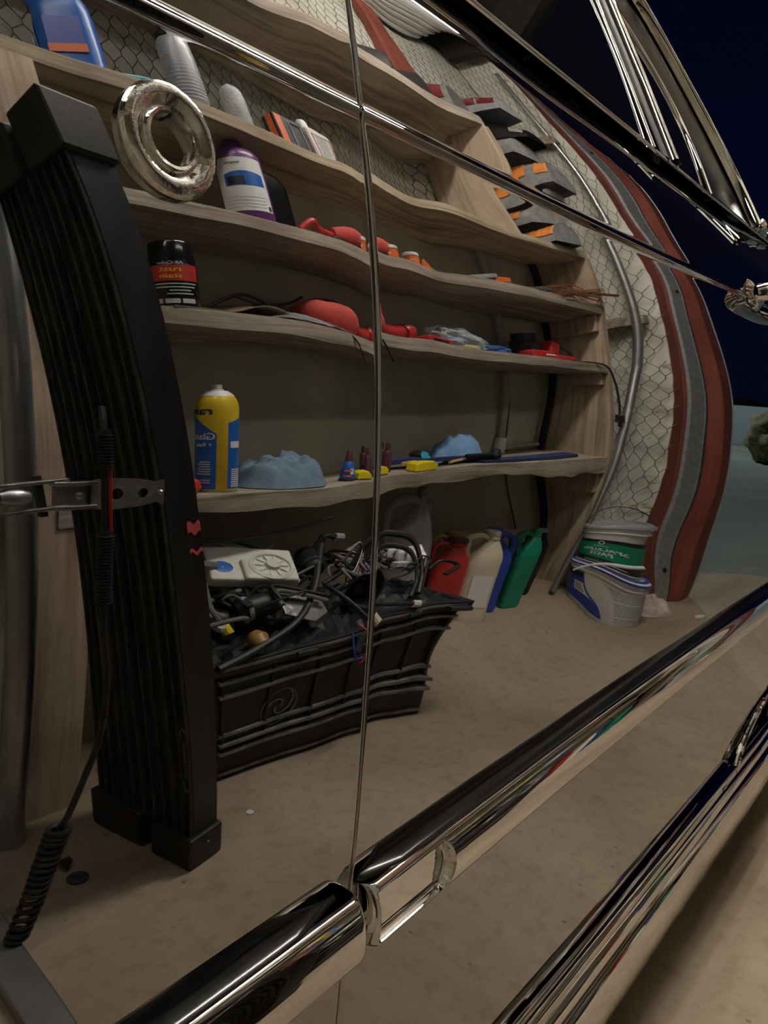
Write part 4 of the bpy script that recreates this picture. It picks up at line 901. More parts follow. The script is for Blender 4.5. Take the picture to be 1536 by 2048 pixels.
# stack between the upper side board and the white wall
lz = ZS['A'] + .001
def stack(label, z, rz, size, hm, lp, x=2.24, y=-.555, tilt=0, taper=(.85, .8), nm='tail_light', cat='tail light'):
    return lens_shell(nm, label, (x, y, z), (0, tilt, R(rz)), size, [hm, hm, hm], taper, lensparts=lp, cat=cat)
stack('clear and amber lamp lying lowest in the lamp stack on the fourth shelf', lz, 96, (.215, .20, .100), M['haze_lens'], [(.12, .52, M['amber']), (.62, 1.0, M['amber'])], nm='turn_signal', cat='turn signal')
stack('clear and amber lamp second from the bottom of the lamp stack', lz + .100, 104, (.20, .19, .090), M['haze_lens'], [(.25, .85, M['amber'])], y=-.575, nm='turn_signal', cat='turn signal')
stack('clear and amber lamp in the middle of the lamp stack', lz + .190, 94, (.23, .20, .125), M['haze_lens'], [(.14, .58, M['amber']), (.74, 1.0, M['amber'])], x=2.27, y=-.545, nm='turn_signal', cat='turn signal')
stack('grey clear-lens lamp above the amber lamps of the stack', lz + .315, 100, (.18, .20, .105), M['haze_lens'], [(.1, .5, M['haze_lens'])], y=-.585, nm='head_light', cat='lamp')
stack('black wedge-shaped lamp shell near the top of the lamp stack', lz + .410, 94, (.25, .20, .14), M['blk_gloss'], [(.70, .96, M['haze_lens'])], x=2.28, y=-.54, taper=(.35, .6))
stack('dark red tail light lying on top of the lamp stack', lz + .545, 96, (.23, .19, .12), M['grey'], [(.02, .50, M['dkred']), (.55, .97, M['dkred'])], x=2.27, y=-.55, taper=(.6, .7))

# ------------------------------------------------------------------ floor things
jug('plastic_jerrycan', 'large smoky clear jug standing behind the black crate', 'jug', (1.575, -.620, 0), .5, .15, .11, .485, M['smoke'], M['grey'], lean=.6, hbar=.014)
jug('clear_bottle', 'tall narrow clear bottle between the large smoky jug and the red jug', 'bottle', (1.712, -.655, 0), .3, .075, .075, .43, M['smoke'], M['smoke'], handle=False, neck=.022)
t = jug('oil_jug', 'red plastic oil jug right of the crate', 'jug', (1.775, -.595, 0), .75, .072, .072, .30, M['red'], M['maroon'], lean=.5)
g = MB(); g.box((-.0435, .005, .05), (.001, .03, .04)); g.build('yellow_patch', M['tapey'], t)
jug('oil_jug', 'amber brown oil jug tucked between the red and the cream jugs', 'jug', (1.865, -.658, 0), .6, .075, .065, .30, M['gold'], M['gold'], lean=.5)
jug('oil_jug', 'cream oil jug with a long neck right of the red jug', 'jug', (1.850, -.570, 0), .62, .080, .068, .33, M['cream'], M['cream'], lean=.55, neck=.015, label_m=M['white_p'])
jug('oil_jug', 'ribbed blue oil jug between the cream and the green jugs', 'jug', (1.958, -.600, 0), .6, .076, .075, .32, M['blue'], M['blue'], lean=-.5, ribs=26, hbar=.011)
jug('oil_jug', 'shiny green oil jug', 'jug', (2.055, -.560, 0), .62, .085, .078, .33, M['green'], M['green'], lean=.5, hbar=.011)
jug('oil_jug', 'black oil jug at the far right of the row beside the side board', 'jug', (2.185, -.600, 0), .62, .085, .08, .31, M['blk_gloss'], M['grey'], lean=.4)
# buckets
bx, by = 2.345, -.392
def bucket(name, label, loc, rb, rt_, h, m, lidm, rz=0):
    t = thing(name, label, 'bucket', loc, rz); g = MB()
    g.lathe([(rb * .97, 0), (rb, .004), (rb + (rt_ - rb) * .78, h * .78), (rt_ * 1.04, h * .79), (rt_ * 1.04, h * .81), (rb + (rt_ - rb) * .84, h * .82), (rb + (rt_ - rb) * .86, h * .86), (rt_ * 1.05, h * .87), (rt_ * 1.05, h * .89), (rt_, h * .90)], 56); g.build('bucket_body', m, t)
    g = MB(); g.lathe([(rt_ * 1.06, h * .895), (rt_ * 1.10, h * .91), (rt_ * 1.10, h * .955), (rt_ * 1.06, h * .98), (rt_ * 1.0, h), (rt_ * .93, h), (rt_ * .90, h * .965), (.001, h * .965)], 56, close=False); g.build('lid', lidm, t)
    return t
b1 = bucket('joint_compound_tub', 'white plastic tub with a blue lid rim, under the spackling tub', (bx, by, 0), .0665, .0775, .150, M['white'], M['white'])
g = MB(); g.lathe([(.077 * 1.105, .137), (.077 * 1.115, .1385), (.077 * 1.105, .1445)], 56, close=False); tag(g.build('lid_band', M['blue'], b1), 'blue lid band')
g = MB(); g.lathe([(.0815, .1495), (.0770, .1515), (.0725, .1500)], 56, close=False); g.build('lid_ring', M['blue'], b1)
ph = VD(bx, by); g = MB(); rf = lambda z: .066 + .011 * z / .15 + .0006
patch(g, rf(.012), ph + .35, ph + 1.7, .012, .110, r1=rf(.110), n=16); g.build('label_panel', M['blue'], b1)
g = MB(); patch(g, rf(.014), ph - 1.5, ph - .08, .014, .106, r1=rf(.106), n=20); g.build('text_panel', M['ltgrey'], b1)
g = MB()
for z in (.030, .075): patch(g, rf(z) + .0004, ph - 1.2, ph - .08, z, z + .0028, n=14)
patch(g, rf(.045) + .0004, ph + .40, ph + .75, .040, .070, r1=rf(.07) + .0004, n=6); g.build('label_print', M['white_p'], b1)
g = MB()
for k in range(6): patch(g, rf(.045) + .0009, ph + .45 + .045 * k, ph + .47 + .045 * k, .043, .067, r1=rf(.067) + .0009, n=2)
patch(g, rf(.09) + .0006, ph + .4, ph + 1.4, .088, .104, r1=rf(.104) + .0006, n=8); g.build('bar_code', M['blk'], b1)
b2 = bucket('spackling_tub', 'tub of spackling paste with a green label and wire handle, stacked on the white tub', (bx + .004, by - .0, .152), .066, .078, .182, M['white'], M['grey'])
g = MB(); patch(g, rf(.006), ph - 1.7, ph + 1.7, .006, .112, r1=.0755, n=40); tag(g.build('label_panel', M['blk'], b2), 'black label band')
g = MB(); rg = lambda z: .0668 + (.0755 - .066) * (z - .006) / .106 + .0006
patch(g, rg(.028), ph - 1.68, ph + 1.68, .028, .098, r1=rg(.098), n=40); tag(g.build('label_green', M['greenprint'], b2), 'green label field')
g = MB()
wrap_text(g, 'SPACKLING', .0205, rg(.064) + .0006, ph, .066, bold=.0006, sx=1.05); wrap_text(g, 'PASTE', .0205, rg(.048) + .0006, ph - .02, .047, bold=.0006, sx=1.05); wrap_text(g, 'ALL PURPOSE', .0068, rg(.08) + .0006, ph, .0815, bold=.0002)
g.lathe([(.009, 0), (.009, .0008), (.0065, .0010)], 24, close=False, mat=Matrix.Translation(((rg(.1) + .0004) * math.cos(ph), (rg(.1) + .0004) * math.sin(ph), .098)) @ Matrix.Rotation(ph, 4, 'Z') @ Matrix.Rotation(R(90), 4, 'Y'))
for k in range(2): patch(g, rg(.01) + .0004, ph - .7 + .2 * k, ph + .6, .012 + .007 * k, .0138 + .007 * k, n=10)
g.build('label_text', M['white_p'], b2)
g = MB(); g.tube([(
    .083 * math.cos(a) * math.cos(ph + PI / 2), .083 * math.cos(a) * math.sin(ph + PI / 2), .165 + .085 * math.sin(a)) for a in np.linspace(0, PI, 30)], .0016, 8); g.build('wire_handle', M['galv_dark'], b2)
g = MB(); e = Vector((math.cos(ph), math.sin(ph), 0)); e2 = Vector((-e.y, e.x, 0)); q = Vector((bx, by, 0)) + e * .098
g.tube([q + e2 * .062 + Vector((0, 0, .118)), q - e2 * .062 + Vector((0, 0, .205))], .0045, 8)
st_ = MB(); P0 = q + e2 * .060 + Vector((0, 0, .112)) - e * .01; P1 = q - e2 * .072 + Vector((0, 0, .208)) - e * .008
st_.tube(spline([P0, P0 * .5 + P1 * .5 + e * .012 + Vector((0, 0, .006)), P1], 8), .0042, 8); tag(st_.build('bucket_bail', M['white'], ), 'white plastic bail of the lower tub slanting across both tubs', 'handle')
cloth('floor_towel', 'soiled pinkish white towel heaped on the floor by the red door post', .15, .13, .065, M['towel'], (2.545, -.385, .001), .2, 5.7, 'towel')
# conduit, wall pipe, cords
g = MB(); A_ = Vector((2.245, -.474, .0)); B_ = Vector((2.764, -.512, 1.4)); A_ = Vector((2.243, -.470, .011))
g.tube([A_ + (Vector((2.520, -.446, .95)) - A_) * k / 10 for k in range(10)] + spline([Vector((2.520, -.446, .95)), Vector((2.540, -.442, 1.15)), Vector((2.552, -.446, 1.5)), Vector((2.552, -.446, 2.4))], 10), .0115, 16)
tag(g.build('metal_conduit', M['conduit'], ), 'long grey metal conduit leaning from the floor up along the white wall', 'pipe')
pv = thing('drain_pipe', 'thin beige pipe with an elbow on the wall behind the shelves', 'pipe', (2.075, WY + .02, .575)); g = MB(); g.tube([(0, 0, .0), (-.01, 0, .30), (-.012, 0, .86)], .012, 14); g.build('pipe', M['pvc'], pv)
g = MB(); g.tube([(0, .004, -.005), (.10, .004, .0), (.28, .004, .0)], .007, 12); g.build('pipe', M['pvc'], pv); g = MB(); g.lathe([(.018, -.02), (.020, 0), (.018, .035)], 20); g.build('elbow', M['white'], pv)
g = MB(); g.tube(spline([(2.095, WY + .008, .92), (2.115, WY + .008, .75), (2.13, WY + .008, .6), (2.16, WY + .008, .45), (2.20, WY + .008, .28)], 8), .0025, 6); tag(g.build('thin_cable', M['cable'], ), 'thin black cord running down the back wall beside the beige pipe', 'cord')
# things at the left: steel tube stand, ribbed black panel, clamp, coiled lead
fs = thing('floor_stand', 'grey steel floor stand with a round tube and a flat floor bar', 'stand', (.498, -.45, 0))
g = MB(); g.tube([(0, 0, .0), (0, 0, 1.9)], .0195, 28); g.build('tube', M['steel'], fs)
g = MB(); g.prism([(.02, .0), (-.056, -.01), (-.095, .22), (-.126, .44), (-.166, .44), (-.135, .22), (-.093, -.05), (.02, -.04)], 0, .020); tag(g.build('floor_bar', M['steel'], fs, smooth=False, bevel=.003), 'flat grey floor bar')

def col_panel():
    t = thing('tonneau_cover', 'tall ribbed black aluminium panel pack with end caps leaning against the shelves', 'panel', (.63, -.23, 0))
    o_ = Vector((.63, -.23, 0)); A0 = Vector((.632, -.232, .0)); N_ = Vector((.048, -.008, 0)); LN_ = Vector((-.186, .050, 1.0))
    W0_ = Vector((-.018, -.185, 0)); W1_ = Vector((.0425, -.004, 0)); W_ = W0_
    def P(a, b, z): return A0 + (W0_ + W1_ * z) * a + N_ * b + LN_ * z - o_
    pr = [(0, 0), (.43, 0), (.45, .14), (.50, .14), (.52, 0), (1.0, 0), (1.0, 1.0), (0, 1.0)]; n = len(pr); zs = [.035 + (1.13 - .035) * k / 30 for k in range(31)]; g = MB()
    g.add([P(a, b, z) for z in zs for a, b in pr], [[i * n + j, i * n + (j + 1) % n, (i + 1) * n + (j + 1) % n, (i + 1) * n + j] for i in range(len(zs) - 1) for j in range(n)]); tag(g.build('ribbed_panel', M['blk_dusty'], t, auto=30), 'dusty black ribbed panel')
    for c_ in (.015, .10, .19, .205, .31, .42, .53, .63, .72, .83, .84, .92, .985):
        g = MB(); g.add([P(a, b, z) for z in zs for a, b in ((c_ - .010, .01), (c_ - .005, -.09), (c_ + .005, -.09), (c_ + .010, .01))], [[i * 4 + j, i * 4 + (j + 1) % 4, (i + 1) * 4 + (j + 1) % 4, (i + 1) * 4 + j] for i in range(len(zs) - 1) for j in range(4)]); g.build('rib', M['rib_highlight'], t, smooth=False)
    for z0, z1, nm in ((.0, .065, 'bottom_cap'), (1.075, 1.15, 'top_cap')):
        g = MB(); e_ = .045
        q = [(-e_, -.25), (.42, -.25), (.44, .10), (.51, .10), (.53, -.25), (1 + e_, -.25), (1 + e_, 1.12), (-e_, 1.12)]; m_ = len(q)
        drop = lambda a: (.012 if .44 < a < .56 else 0)
        g.add([P(a, b, z0 - 0 * a) for a, b in q] + [P(a, b, z1) for a, b in q], [list(range(m_))[::-1], [m_ + i for i in range(m_)]] + [[i, (i + 1) % m_, m_ + (i + 1) % m_, m_ + i] for i in range(m_)]); g.build(nm, M['blk'], t, smooth=False, bevel=.004)
    g = MB(); c0 = P(.06, -.03, .20); u_ = (W_.normalized()); v_ = LN_.normalized()
    g.tube([c0 + u_ * (.0085 * math.cos(a)) + v_ * (.055 * math.sin(a)) for a in np.linspace(0, 2 * PI, 41)[:-1]], .0006, 6, closed=True)
    v2, f2 = text_geo('tonneau cover', .011); g.add([c0 + v_ * (-x) + u_ * (y) + N_.normalized() * -.001 for x, y in v2], f2); g.build('oval_badge', M['grey'], t)
    g = MB(); c1 = P(0, .45, .045) - W_.normalized() * .009; g.lathe([(.002, 0), (.002, .001), (.0005, .0012)], 10, close=True, mat=Matrix.Translation(c1) @ Matrix.Rotation(R(-90), 4, 'X')); g.build('cap_screw', M['silver'], t)
    for zz, hh in ((.555, .016), (.525, .006)):
        g = MB(); g.grid(12, 6, lambda u, v: P(-.006, .55 + .42 * u, zz + hh * v + .003 * math.sin(u * 9)) + Vector((0, .0006, 0))); tag(g.build('paint_mark', mat('coral_paint', (.75, .12, .10), .5), t), 'coral red paint smear')
    return t
col_panel()

cl = thing('clamp', 'plated steel clamp with two round holes holding a black rod by the ribbed panel', 'clamp', (.440, -.205, .620), rot=(0, .02, .05)); cl.scale = (.9, .9, .9)
g = MB(); out = [(-.004, .020), (.018, .0235), (.055, .0215), (.076, .0165), (.086, .019), (.086, -.019), (.076, -.014), (.055, -.0195), (.018, -.0225), (-.004, -.020)]
def plate(holes, outl, y0, y1):
    g = MB(); n = 24; m_ = Matrix.Rotation(R(90), 4, 'X')
    # plate as strips around the holes
    xs_ = np.linspace(outl[0][0], max(p[0] for p in outl), 60)
    up = sorted([p for p in outl if p[1] > 0]); dn = sorted([p for p in outl if p[1] < 0])
    def seg_(x):
        t_ = float(np.interp(x, [p[0] for p in up], [p[1] for p in up])); b_ = float(np.interp(x, [p[0] for p in dn], [p[1] for p in dn])); return b_, t_
    for i in range(59):
        xa, xb = xs_[i], xs_[i + 1]; 
        def spans(x):
            b_, t_ = seg_(x); h = [(c, r) for c, r in holes if abs(x - c) < r]
            if h: k = math.sqrt(h[0][1] ** 2 - (x - h[0][0]) ** 2); return [(b_, -k), (k, t_)]
            return [(b_, 0), (0, t_)]
        sa, sb = spans(xa), spans(xb)
        for (a0, a1), (b0, b1) in zip(sa, sb):
            vs = [(xa, y0, a0), (xb, y0, b0), (xb, y0, b1), (xa, y0, a1), (xa, y1, a0), (xb, y1, b0), (xb, y1, b1), (xa, y1, a1)]
            g.add(vs, [(0, 1, 2, 3), (7, 6, 5, 4), (0, 4, 5, 1), (3, 2, 6, 7)])
    return g
plate([(.028, .0082), (.060, .0070)], out, -.001, .002).build('jaw_plate', M['clamp'], cl, smooth=False)
g = MB(); g.box((-.022, 0, .0165), (.05, .012, .006)); g.box((-.022, 0, -.0165), (.05, .012, .006)); g.box((-.022, -.004, 0), (.045, .003, .030)); g.build('swivel_block', M['clamp'], cl, bevel=.0012, smooth=False)
for s in (1, -1):
    g = MB(); g.box((-.066, .0, s * .0185), (.075, .009, .0055), rot=(0, -.10, 0)); g.build('fork_arm', M['clamp'], cl, bevel=.0012, smooth=False)
g = MB(); g.box((-.058, -.004, 0), (.008, .008, .056), rot=(0, -.15, 0)); g.build('cross_pin', M['blk'], cl, smooth=False)
g = MB(); g.lathe([(.001, -.018), (.008, -.016), (.0115, -.006), (.0115, .006), (.008, .016), (.001, .018)], 24, mat=Matrix.Translation((-.088, 0, 0)) @ Matrix.Rotation(R(90), 4, 'Y')); g.build('ball_joint', M['steel'], cl)
g = MB(); g.tube([(-.24, 0, .001), (-.115, 0, .001), (-.104, 0, 0)], [.0095, .0095, .007], 20); g.build('rod', M['blk'], cl)
g = MB(); g.lathe([(.005, 0), (.005, .003), (.0025, .005)], 16, mat=Matrix.Translation((-.020, .006, 0)) @ Matrix.Rotation(R(-90), 4, 'X')); g.lathe([(.004, 0), (.004, .002), (.002, .004)], 16, mat=Matrix.Translation((.081, .002, 0)) @ Matrix.Rotation(R(-90), 4, 'X')); g.build('rivet', M['silver'], cl)

cc = thing('coiled_lead', 'black coiled electrical lead hanging in front of the ribbed panel down to the floor bar', 'cord', (.44, -.19, 0)); o_ = Vector((.44, -.19, 0))
path = [(.452, -.205, .735), (.447, -.196, .70), (.443, -.19, .62), (.442, -.19, .52), (.446, -.19, .44), (.456, -.195, .38), (.455, -.20, .30), (.444, -.21, .235), (.438, -.222, .19), (.434, -.23, .172)]
g = MB(); g.tube([p - o_ for p in spline(path, 8)], .0036, 8); g.build('cable', M['cable'], cc)
g = MB(); ax_ = spline([(.434, -.23, .172), (.424, -.235, .13), (.414, -.24, .08), (.400, -.245, .022)], 30); m_ = len(ax_); pts = []
for i in range(0, (m_ - 1) * 12):
    f = i / 12; k = int(f); p = ax_[k].lerp(ax_[k + 1], f - k); a = 2 * PI * 17 * i / ((m_ - 1) * 12); pts.append(p + Vector((.0105 * math.cos(a), .0105 * math.sin(a), 0)) - o_)
g.tube(pts, .0032, 6); g.build('coil', M['cable'], cc)
for z0, z1, nm in ((.655, .705, 'strain_relief'), (.485, .575, 'strain_relief')):
    g = MB(); kk = int((z1 - z0) / .0042)
    for i in range(kk): g.lathe([(.0062, -.0012), (.0085, -.0006), (.0085, .0006), (.0062, .0012)], 14, c=(.4435 - o_.x + .0 * i, -.19 - o_.y, z0 + i * .0042))
    g.lathe([(.006, z0), (.006, z1)], 14, c=(.4435 - o_.x, -.19 - o_.y, 0)); g.build(nm, M['blk'], cc)
g = MB(); g.tube([Vector(p) - o_ for p in spline([(.447, -.186, .66), (.446, -.185, .61), (.447, -.186, .575)], 5)], .0016, 6); tag(g.build('red_wire', M['red'], cc), 'thin red wire')

# floor debris
for (x, y, r_, m_, lb, cat) in ((.785, -.28, .0065, 'white', 'small white disc on the floor in front of the crate', 'chip'), (.531, -.395, .011, 'blk', 'flat black washer on the floor by the stand, farthest of the three bits', 'washer'), (.519, -.322, .013, 'galv_dark', 'round dark metal cap on the floor, nearest of the three bits', 'cap'), (2.59, -.228, .02, 'white', 'white shard on the floor outside the door post', 'chip')):
    g = MB(); g.lathe([(.001, 0), (r_, 0), (r_, .003), (r_ * .6, .005 if m_ == 'galv_dark' else .003), (.001, .003)], 24); tag(g.build('floor_scrap', M[m_], loc=(x, y, .0005)), lb, cat)
g = MB(); g.lathe([(.001, 0), (.012, 0), (.006, .008), (.004, .014), (.001, .014)], 16, mat=Matrix.Rotation(R(60), 4, 'Y')); tag(g.build('floor_scrap', M['blk'], loc=(.516, -.354, .006)), 'small black plug lying on its side on the floor, middle of the three bits', 'plug')

# ------------------------------------------------------------------ the crate and its load
CR = thing('storage_crate', 'black ribbed plastic storage crate heaped with car wiring and motors', 'crate', (1.075, -.485, 0), R(9))
L0, L1, W0, W1, HC = .256, .298, .125, .150, .250     # half sizes bottom/top
def cp(fx, fy, z, o=0):
    k = z / HC; lx = L0 + (L1 - L0) * k + o; wy = W0 + (W1 - W0) * k + o; return (fx * lx, fy * wy, z)
g = MB()
for o, flip in ((0, 0), (-.006, 1)):
    pass
rows = [[cp(a, b, z) for a, b in ((-1, -1), (1, -1), (1, 1), (-1, 1))] for z in (.0, HC)] + [[cp(a, b, z, -.006) for a, b in ((-1, -1), (1, -1), (1, 1), (-1, 1))] for z in (HC, .008)]
g.add([v for r_ in rows for v in r_], [[i * 4 + j, i * 4 + (j + 1) % 4, (i + 1) * 4 + (j + 1) % 4, (i + 1) * 4 + j] for i in range(3) for j in range(4)] + [[0, 3, 2, 1], [12, 13, 14, 15]]); g.build('crate_body', M['crate'], CR, smooth=False)
def face_box(mb, side, s0, s1, z0, z1, out):
    # a raised rib on one wall of the tapered crate; side 'f' front(+y) or 'r' right(+x) or 'l'
    vs = []
    for z in (z0, z1):
        for s in (s0, s1):
            for o in (0, out):
                k = z / HC; lx = L0 + (L1 - L0) * k; wy = W0 + (W1 - W0) * k
                vs.append({'f': (s * lx, wy + o, z), 'r': (lx + o, s * wy, z), 'l': (-lx - o, s * wy, z)}[side])
    mb.add(vs, [(0, 1, 3, 2), (4, 6, 7, 5), (0, 4, 5, 1), (2, 3, 7, 6), (1, 5, 7, 3), (0, 2, 6, 4)])
for side in 'frl':
    for z, o in ((.243, .012), (.212, .008), (.182, .008), (.098, .006), (.078, .010), (.060, .010), (.012, .004)):
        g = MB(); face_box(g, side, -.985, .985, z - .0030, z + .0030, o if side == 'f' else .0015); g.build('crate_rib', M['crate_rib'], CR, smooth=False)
    for s in ([-.96, -.62, -.28, .06, .40, .70, .96] if side == 'f' else [-.9, -.3, .3, .9]):
        g = MB(); face_box(g, side, s - .008, s + .008, .055, .245, .006 if side == 'f' else .0015); g.build('crate_rib', M['crate'], CR, smooth=False)
g = MB(); pr = [(-1, -1), (1, -1), (1, 1), (-1, 1)]
rows = [[cp(a, b, z, o) for a, b in pr] for z, o in ((HC - .022, .001), (HC - .022, .010), (HC + .002, .011), (HC + .002, -.004))]
g.add([v for r_ in rows for v in r_], [[i * 4 + j, i * 4 + (j + 1) % 4, ((i + 1) % 4) * 4 + (j + 1) % 4, ((i + 1) % 4) * 4 + j] for i in range(4) for j in range(4)]); g.build('crate_rim', M['crate'], CR, smooth=False, bevel=.002)
for s in (-.5, .0, .5, .85):
    g = MB(); k = L1 * s; g.tube([(k, W1 + .016, HC - .012), (k + .04, W1 + .018, HC - .012)], .006, 8); g.build('lid_hinge', M['crate'], CR)
# swirl emblem pressed in the front
ec = Vector((-.345 * .42, 0, .122)); k = ec.z / HC; ey = W0 + (W1 - W0) * k + .0015; tl = math.atan((W1 - W0) / HC)
def ep(x, z): return (ec.x + x, ey + (z) * math.tan(tl), ec.z + z)
g = MB(); rr_ = .036
g.tube([ep(rr_ * math.cos(a), rr_ * math.sin(a)) for a in np.linspace(0, 2 * PI, 49)[:-1]], .0013, 6, closed=True)
for s in (1, -1):
    g.tube([ep(s * (rr_ * (.2 + .75 * q) * math.cos(3.6 * q + .6)), s * (rr_ * (.2 + .75 * q) * math.sin(3.6 * q + .6))) for q in np.linspace(0, 1, 24)], .0013, 6)
    g.tube([ep(s * (rr_ * (.1 + .62 * q) * math.cos(3.6 * q - .2)), s * (rr_ * (.1 + .62 * q) * math.sin(3.6 * q - .2))) for q in np.linspace(0, 1, 24)], .0013, 6)
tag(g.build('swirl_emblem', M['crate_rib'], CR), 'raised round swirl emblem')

# load; positions in the crate's own frame turned into the room
mc = Matrix.Translation((1.075, -.485, 0)) @ Matrix.Rotation(R(9), 4, 'Z')
def cw(x, y, z): return mc @ Vector((x, y, z))
g = MB(); g.grid(50, 26, lambda u, v: cw(-.32 + .64 * u, -.145 + .29 * v, .238 + .055 * math.sin(PI * u) ** .6 * math.sin(PI * v) ** .6 + .022 * noise.noise(Vector((u * 22, v * 12, 2))) + .012 * noise.noise(Vector((u * 60, v * 30, 2)))))
tag(g.build('wiring_mass', M['cable'], auto=20), 'tangled mass of black wiring filling the crate', 'wiring', kind='stuff')
t = thing('door_module', 'white plastic gear module with a blue ink mark on top of the crate load', 'car part', cw(-.165, .02, .392), rot=(-.55, .10, .42)); t.scale = (1.15, 1.15, 1.15)
g = MB(); g.box((0, 0, 0), (.13, .085, .022)); g.box((.02, .02, .014), (.08, .05, .010)); g.build('module_case', M['offw'], t, bevel=.004, smooth=False)
g = MB(); g.lathe([(.034, .010), (.034, .020), (.028, .022), (.026, .018), (.012, .018), (.010, .026), (.001, .026)], 40, c=(.022, .012, 0)); 
for k in range(10): a = 2 * PI * k / 10; g.box((.022 + .019 * math.cos(a), .012 + .019 * math.sin(a), .020), (.012, .0022, .003), rot=(0, 0, a))
g.build('gear_cover', M['offw'], t); g = MB(); g.lathe([(.001, .0112), (.014, .0114), (.011, .0118), (.004, .0118)], 24, c=(-.045, .012, 0), close=False); g.build('ink_mark', M['blueprint'], t)
for i, (x, y, z, rx, ry, rz, lb) in enumerate(((-.185, .085, .330, .2, 1.35, .5, 'black window motor below the white gear module'), (-.02, -.01, .385, 1.2, .6, .2, 'black motor with ribbed housing in the middle of the load'), (-.26, .06, .300, .4, 1.5, 1.0, 'dirty motor at the left of the load by the panel'))):
    t = thing('electric_motor', lb, 'motor', cw(x, y, z), rot=(rx, ry, rz)); g = MB(); g.lathe([(.001, -.045), (.018, -.044), (.024, -.036), (.025, .02), (.020, .03), (.010, .034), (.006, .05), (.001, .05)], 28); g.build('motor_can', M['blk'], t)
    g = MB(); g.lathe([(.0258, -.030), (.0262, -.026), (.0258, -.022)], 28, close=False); g.box((.02, 0, .028), (.03, .026, .02)); g.build('end_bracket', M['galv_dark'] if i else M['grey'], t)
for i, (x, y, z, s, rz, m_, lb) in enumerate(((-.115, .11, .318, .055, .5, 'silver', 'bright metal mounting plate under the white module'), (-.10, -.06, .400, .08, -.3, 'galv', 'grey metal plate behind the white module'), (.235, .02, .345, .06, .9, 'silver', 'silver finned heat sink at the right of the load'), (.17, -.09, .35, .05, .2, 'galv', 'small grey bracket at the back right of the load'))):
    g = MB(); g.prism([(-s, -s * .5), (s * .7, -s * .6), (s, 0), (s * .5, s * .6), (-s * .6, s * .5)], -.002, .002)
    if i == 2:
        for k in range(5): g.box((-.03 + .015 * k, 0, .008), (.004, .05, .012))
    else: g.tube([(s * .2, 0, 0), (s * .25, 0, .03)], .003, 8)
    tag(g.build('metal_plate', M[m_], loc=cw(x, y, z), rot=(-.6 - .1 * i, .3 - .2 * i, rz), smooth=False, bevel=.001), lb, 'metal plate')
t = thing('horn', 'black flared horn opening toward the car in the crate', 'horn', cw(.055, .085, .325), rot=(R(-100), 0, R(28)))
g = MB(); g.lathe([(.018, -.06), (.022, -.03), (.036, .0), (.050, .03), (.052, .032), (.048, .03), (.034, .0), (.020, -.028), (.001, -.03)], 40, close=False); g.build('horn_bell', M['blk'], t)
g = MB(); g.lathe([(.001, .008), (.016, .006), (.022, -.01), (.018, -.03)], 24, close=False); g.build('horn_center', M['galv_dark'], t)
def rope(name, label, pts, r, m, cat='cable', group=None, tip=None):
    if tip:
        t = thing(name, label, cat, cw(*pts[0]), group=group); o_ = cw(*pts[0]); P = [cw(*p) - o_ for p in pts]
        g = MB(); g.tube(spline(P, 8), r, 8); g.build('cable', M[m], t); e = P[-1]; d = (P[-1] - P[-2]).normalized(); g = MB(); g.tube([e - d * .004, e + d * tip[1]], tip[2], 10); g.build('connector', M[tip[0]], t); return t
    g = MB(); g.tube(spline([cw(*p) for p in pts], 8), r, 8); return tag(g.build(name, M[m]), label, cat, group)
rope('corrugated_hose', 'thick black hose looping over the right of the crate load', [(.10, -.02, .34), (.16, .0, .415), (.22, .04, .40), (.235, .09, .33), (.20, .13, .275)], .0085, 'cable', 'hose')
rope('corrugated_hose', 'second black hose looping inside the first at the right of the load', [(.11, .0, .33), (.165, .02, .39), (.205, .06, .37), (.21, .10, .31), (.17, .13, .272)], .0065, 'cable', 'hose')
rope('antenna_lead', 'long thin cable arching above the load toward the lowest shelf', [(-.33, .0, .42), (-.26, -.01, .452), (-.18, -.01, .448), (-.10, .0, .462), (.02, .0, .485)], .0030, 'cable', 'cable')
rope('cable_loop', 'wide black cable loop at the back left of the load', [(-.33, -.02, .36), (-.28, -.05, .425), (-.18, -.07, .435), (-.06, -.06, .39), (.0, -.04, .35)], .0045, 'cable', 'cable')
rope('grey_tube', 'grey plastic tube end sticking out left of the white module', [(-.34, .03, .425), (-.29, .03, .418), (-.23, .02, .402)], .0095, 'cable_grey', 'tube')
rope('wiring_harness', 'taped wiring harness crossing the front of the load down to the crate corner', [(.03, -.04, .43), (-.02, .02, .395), (-.07, .08, .345), (-.14, .135, .300), (-.22, .155, .272), (-.30, .165, .250)], .0075, 'cable', 'wiring harness')
rope('wiring_harness', 'taped wiring harness rising at the middle back of the load', [(.0, -.02, .33), (-.005, -.02, .40), (.02, -.02, .435), (.05, -.02, .43)], .006, 'cable', 'wiring harness', tip=('grey', .02, .011))
rope('wiring_harness', 'wiring harness with a cream connector at the front of the load', [(-.02, .05, .34), (.0, .10, .315), (.03, .14, .285), (.05, .165, .262)], .0055, 'cable', 'wiring harness', tip=('cream', .022, .012))
rope('wiring_harness', 'lead with a yellow tip hanging down the left of the load', [(-.27, .06, .38), (-.275, .09, .34), (-.262, .11, .305)], .0045, 'cable_grey', 'wiring harness', tip=('tapey', .014, .009))
rope('wiring_harness', 'lead with a pale plug on the right of the load above the crate rim', [(.0, .09, .30), (.06, .13, .285), (.12, .15, .272), (.16, .16, .265)], .005, 'cable', 'wiring harness', tip=('offw', .02, .009))
rope('red_wire_loop', 'red wire loop hanging over the front rim of the crate', [(.012, .155, .265), (.028, .185, .245), (.022, .186, .205), (.005, .186, .190), (-.005, .186, .205)], .0022, 'red', 'wire')
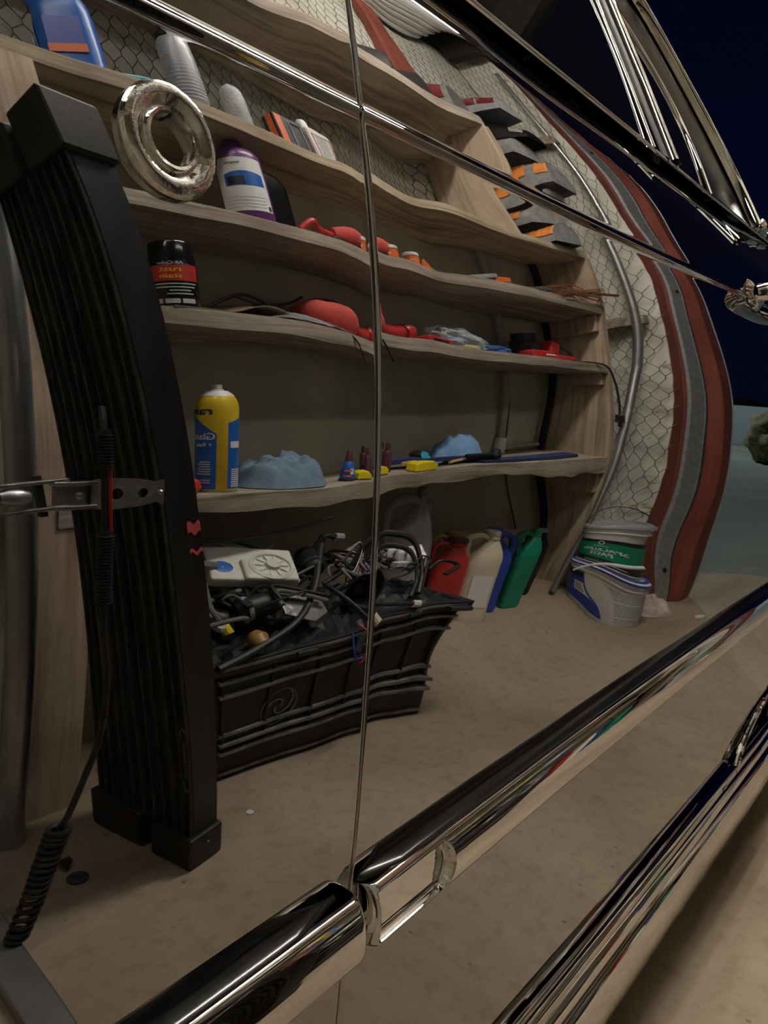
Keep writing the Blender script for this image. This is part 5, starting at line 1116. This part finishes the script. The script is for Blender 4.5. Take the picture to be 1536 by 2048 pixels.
rope('blue_wire_loop', 'blue wire hanging over the front rim beside the red loop', [(-.015, .165, .255), (-.018, .186, .22), (-.008, .188, .203), (.01, .188, .202)], .0022, 'blue', 'wire')
t = thing('fuse_block', 'dark relay block hanging over the front rim of the crate', 'relay', cw(.0, .182, .232), rot=(.2, .5, R(9))); g = MB(); g.box((0, 0, 0), (.018, .010, .038)); g.build('relay_body', M['galv_dark'], t, bevel=.002, smooth=False)
for k in range(7):
    z = .36 + .004 * k; rope('wire_strand', 'thin wire in the fanned loop of wires at the middle of the load', [(.02 + .004 * k, .03, z), (.06, .03 + .004 * k, z + .045), (.10, .03, z + .02), (.07 - .003 * k, .06, z - .02), (.03, .06, z - .03)], .0016, ('cable_grey', 'copper', 'cable', 'cable_grey', 'red', 'cable', 'offw')[k], 'wire', 'fanned wires in the crate')
random.seed(21)
for k in range(60):
    x = random.uniform(-.29, .27); y = random.uniform(-.08, .13); z = .285 + .06 * math.cos(x * 5) + random.uniform(0, .03); a = random.uniform(0, 6.3); l_ = random.uniform(.05, .13)
    rope('loose_cable', 'short black cable among the tangled load of the crate', [(x, y, z), (x + l_ * .4 * math.cos(a), y + .3 * l_ * math.sin(a), z + .02), (x + l_ * .8 * math.cos(a + .5), y + .3 * l_ * math.sin(a + .5), z + .008), (x + l_ * math.cos(a + 1.2), y + .3 * l_ * math.sin(a + 1.2), z - .012)], random.uniform(.002, .005), random.choice(['cable', 'cable', 'cable_grey', 'cable_grey', 'blk']), 'cable', 'loose cables in the crate')
for k in range(24):
    x = random.uniform(-.29, .27); y = random.uniform(-.02, .13); z = .300 + .05 * math.cos(x * 5) + random.uniform(0, .02)
    g = MB(); g.box((0, 0, 0), (.022, .014, .012)); g.box((.013, 0, 0), (.008, .010, .008)); tag(g.build('cable_plug', M[('grey', 'blk', 'galv_dark', 'offw')[k % 4]], loc=cw(x, y, z), rot=(random.uniform(-.5, .5), random.uniform(-.6, .6), random.uniform(0, 3)), bevel=.0015, smooth=False), 'small cable plug lying in the tangled load', 'plug', 'cable plugs in the crate')
g = MB(); g.lathe([(.001, -.02), (.012, -.018), (.018, 0), (.012, .016), (.001, .02)], 20); tag(g.build('amber_bulb', M['gold'], loc=cw(-.215, .135, .278), rot=(1.2, .3, 0)), 'amber brown bulb at the front left of the load', 'bulb')
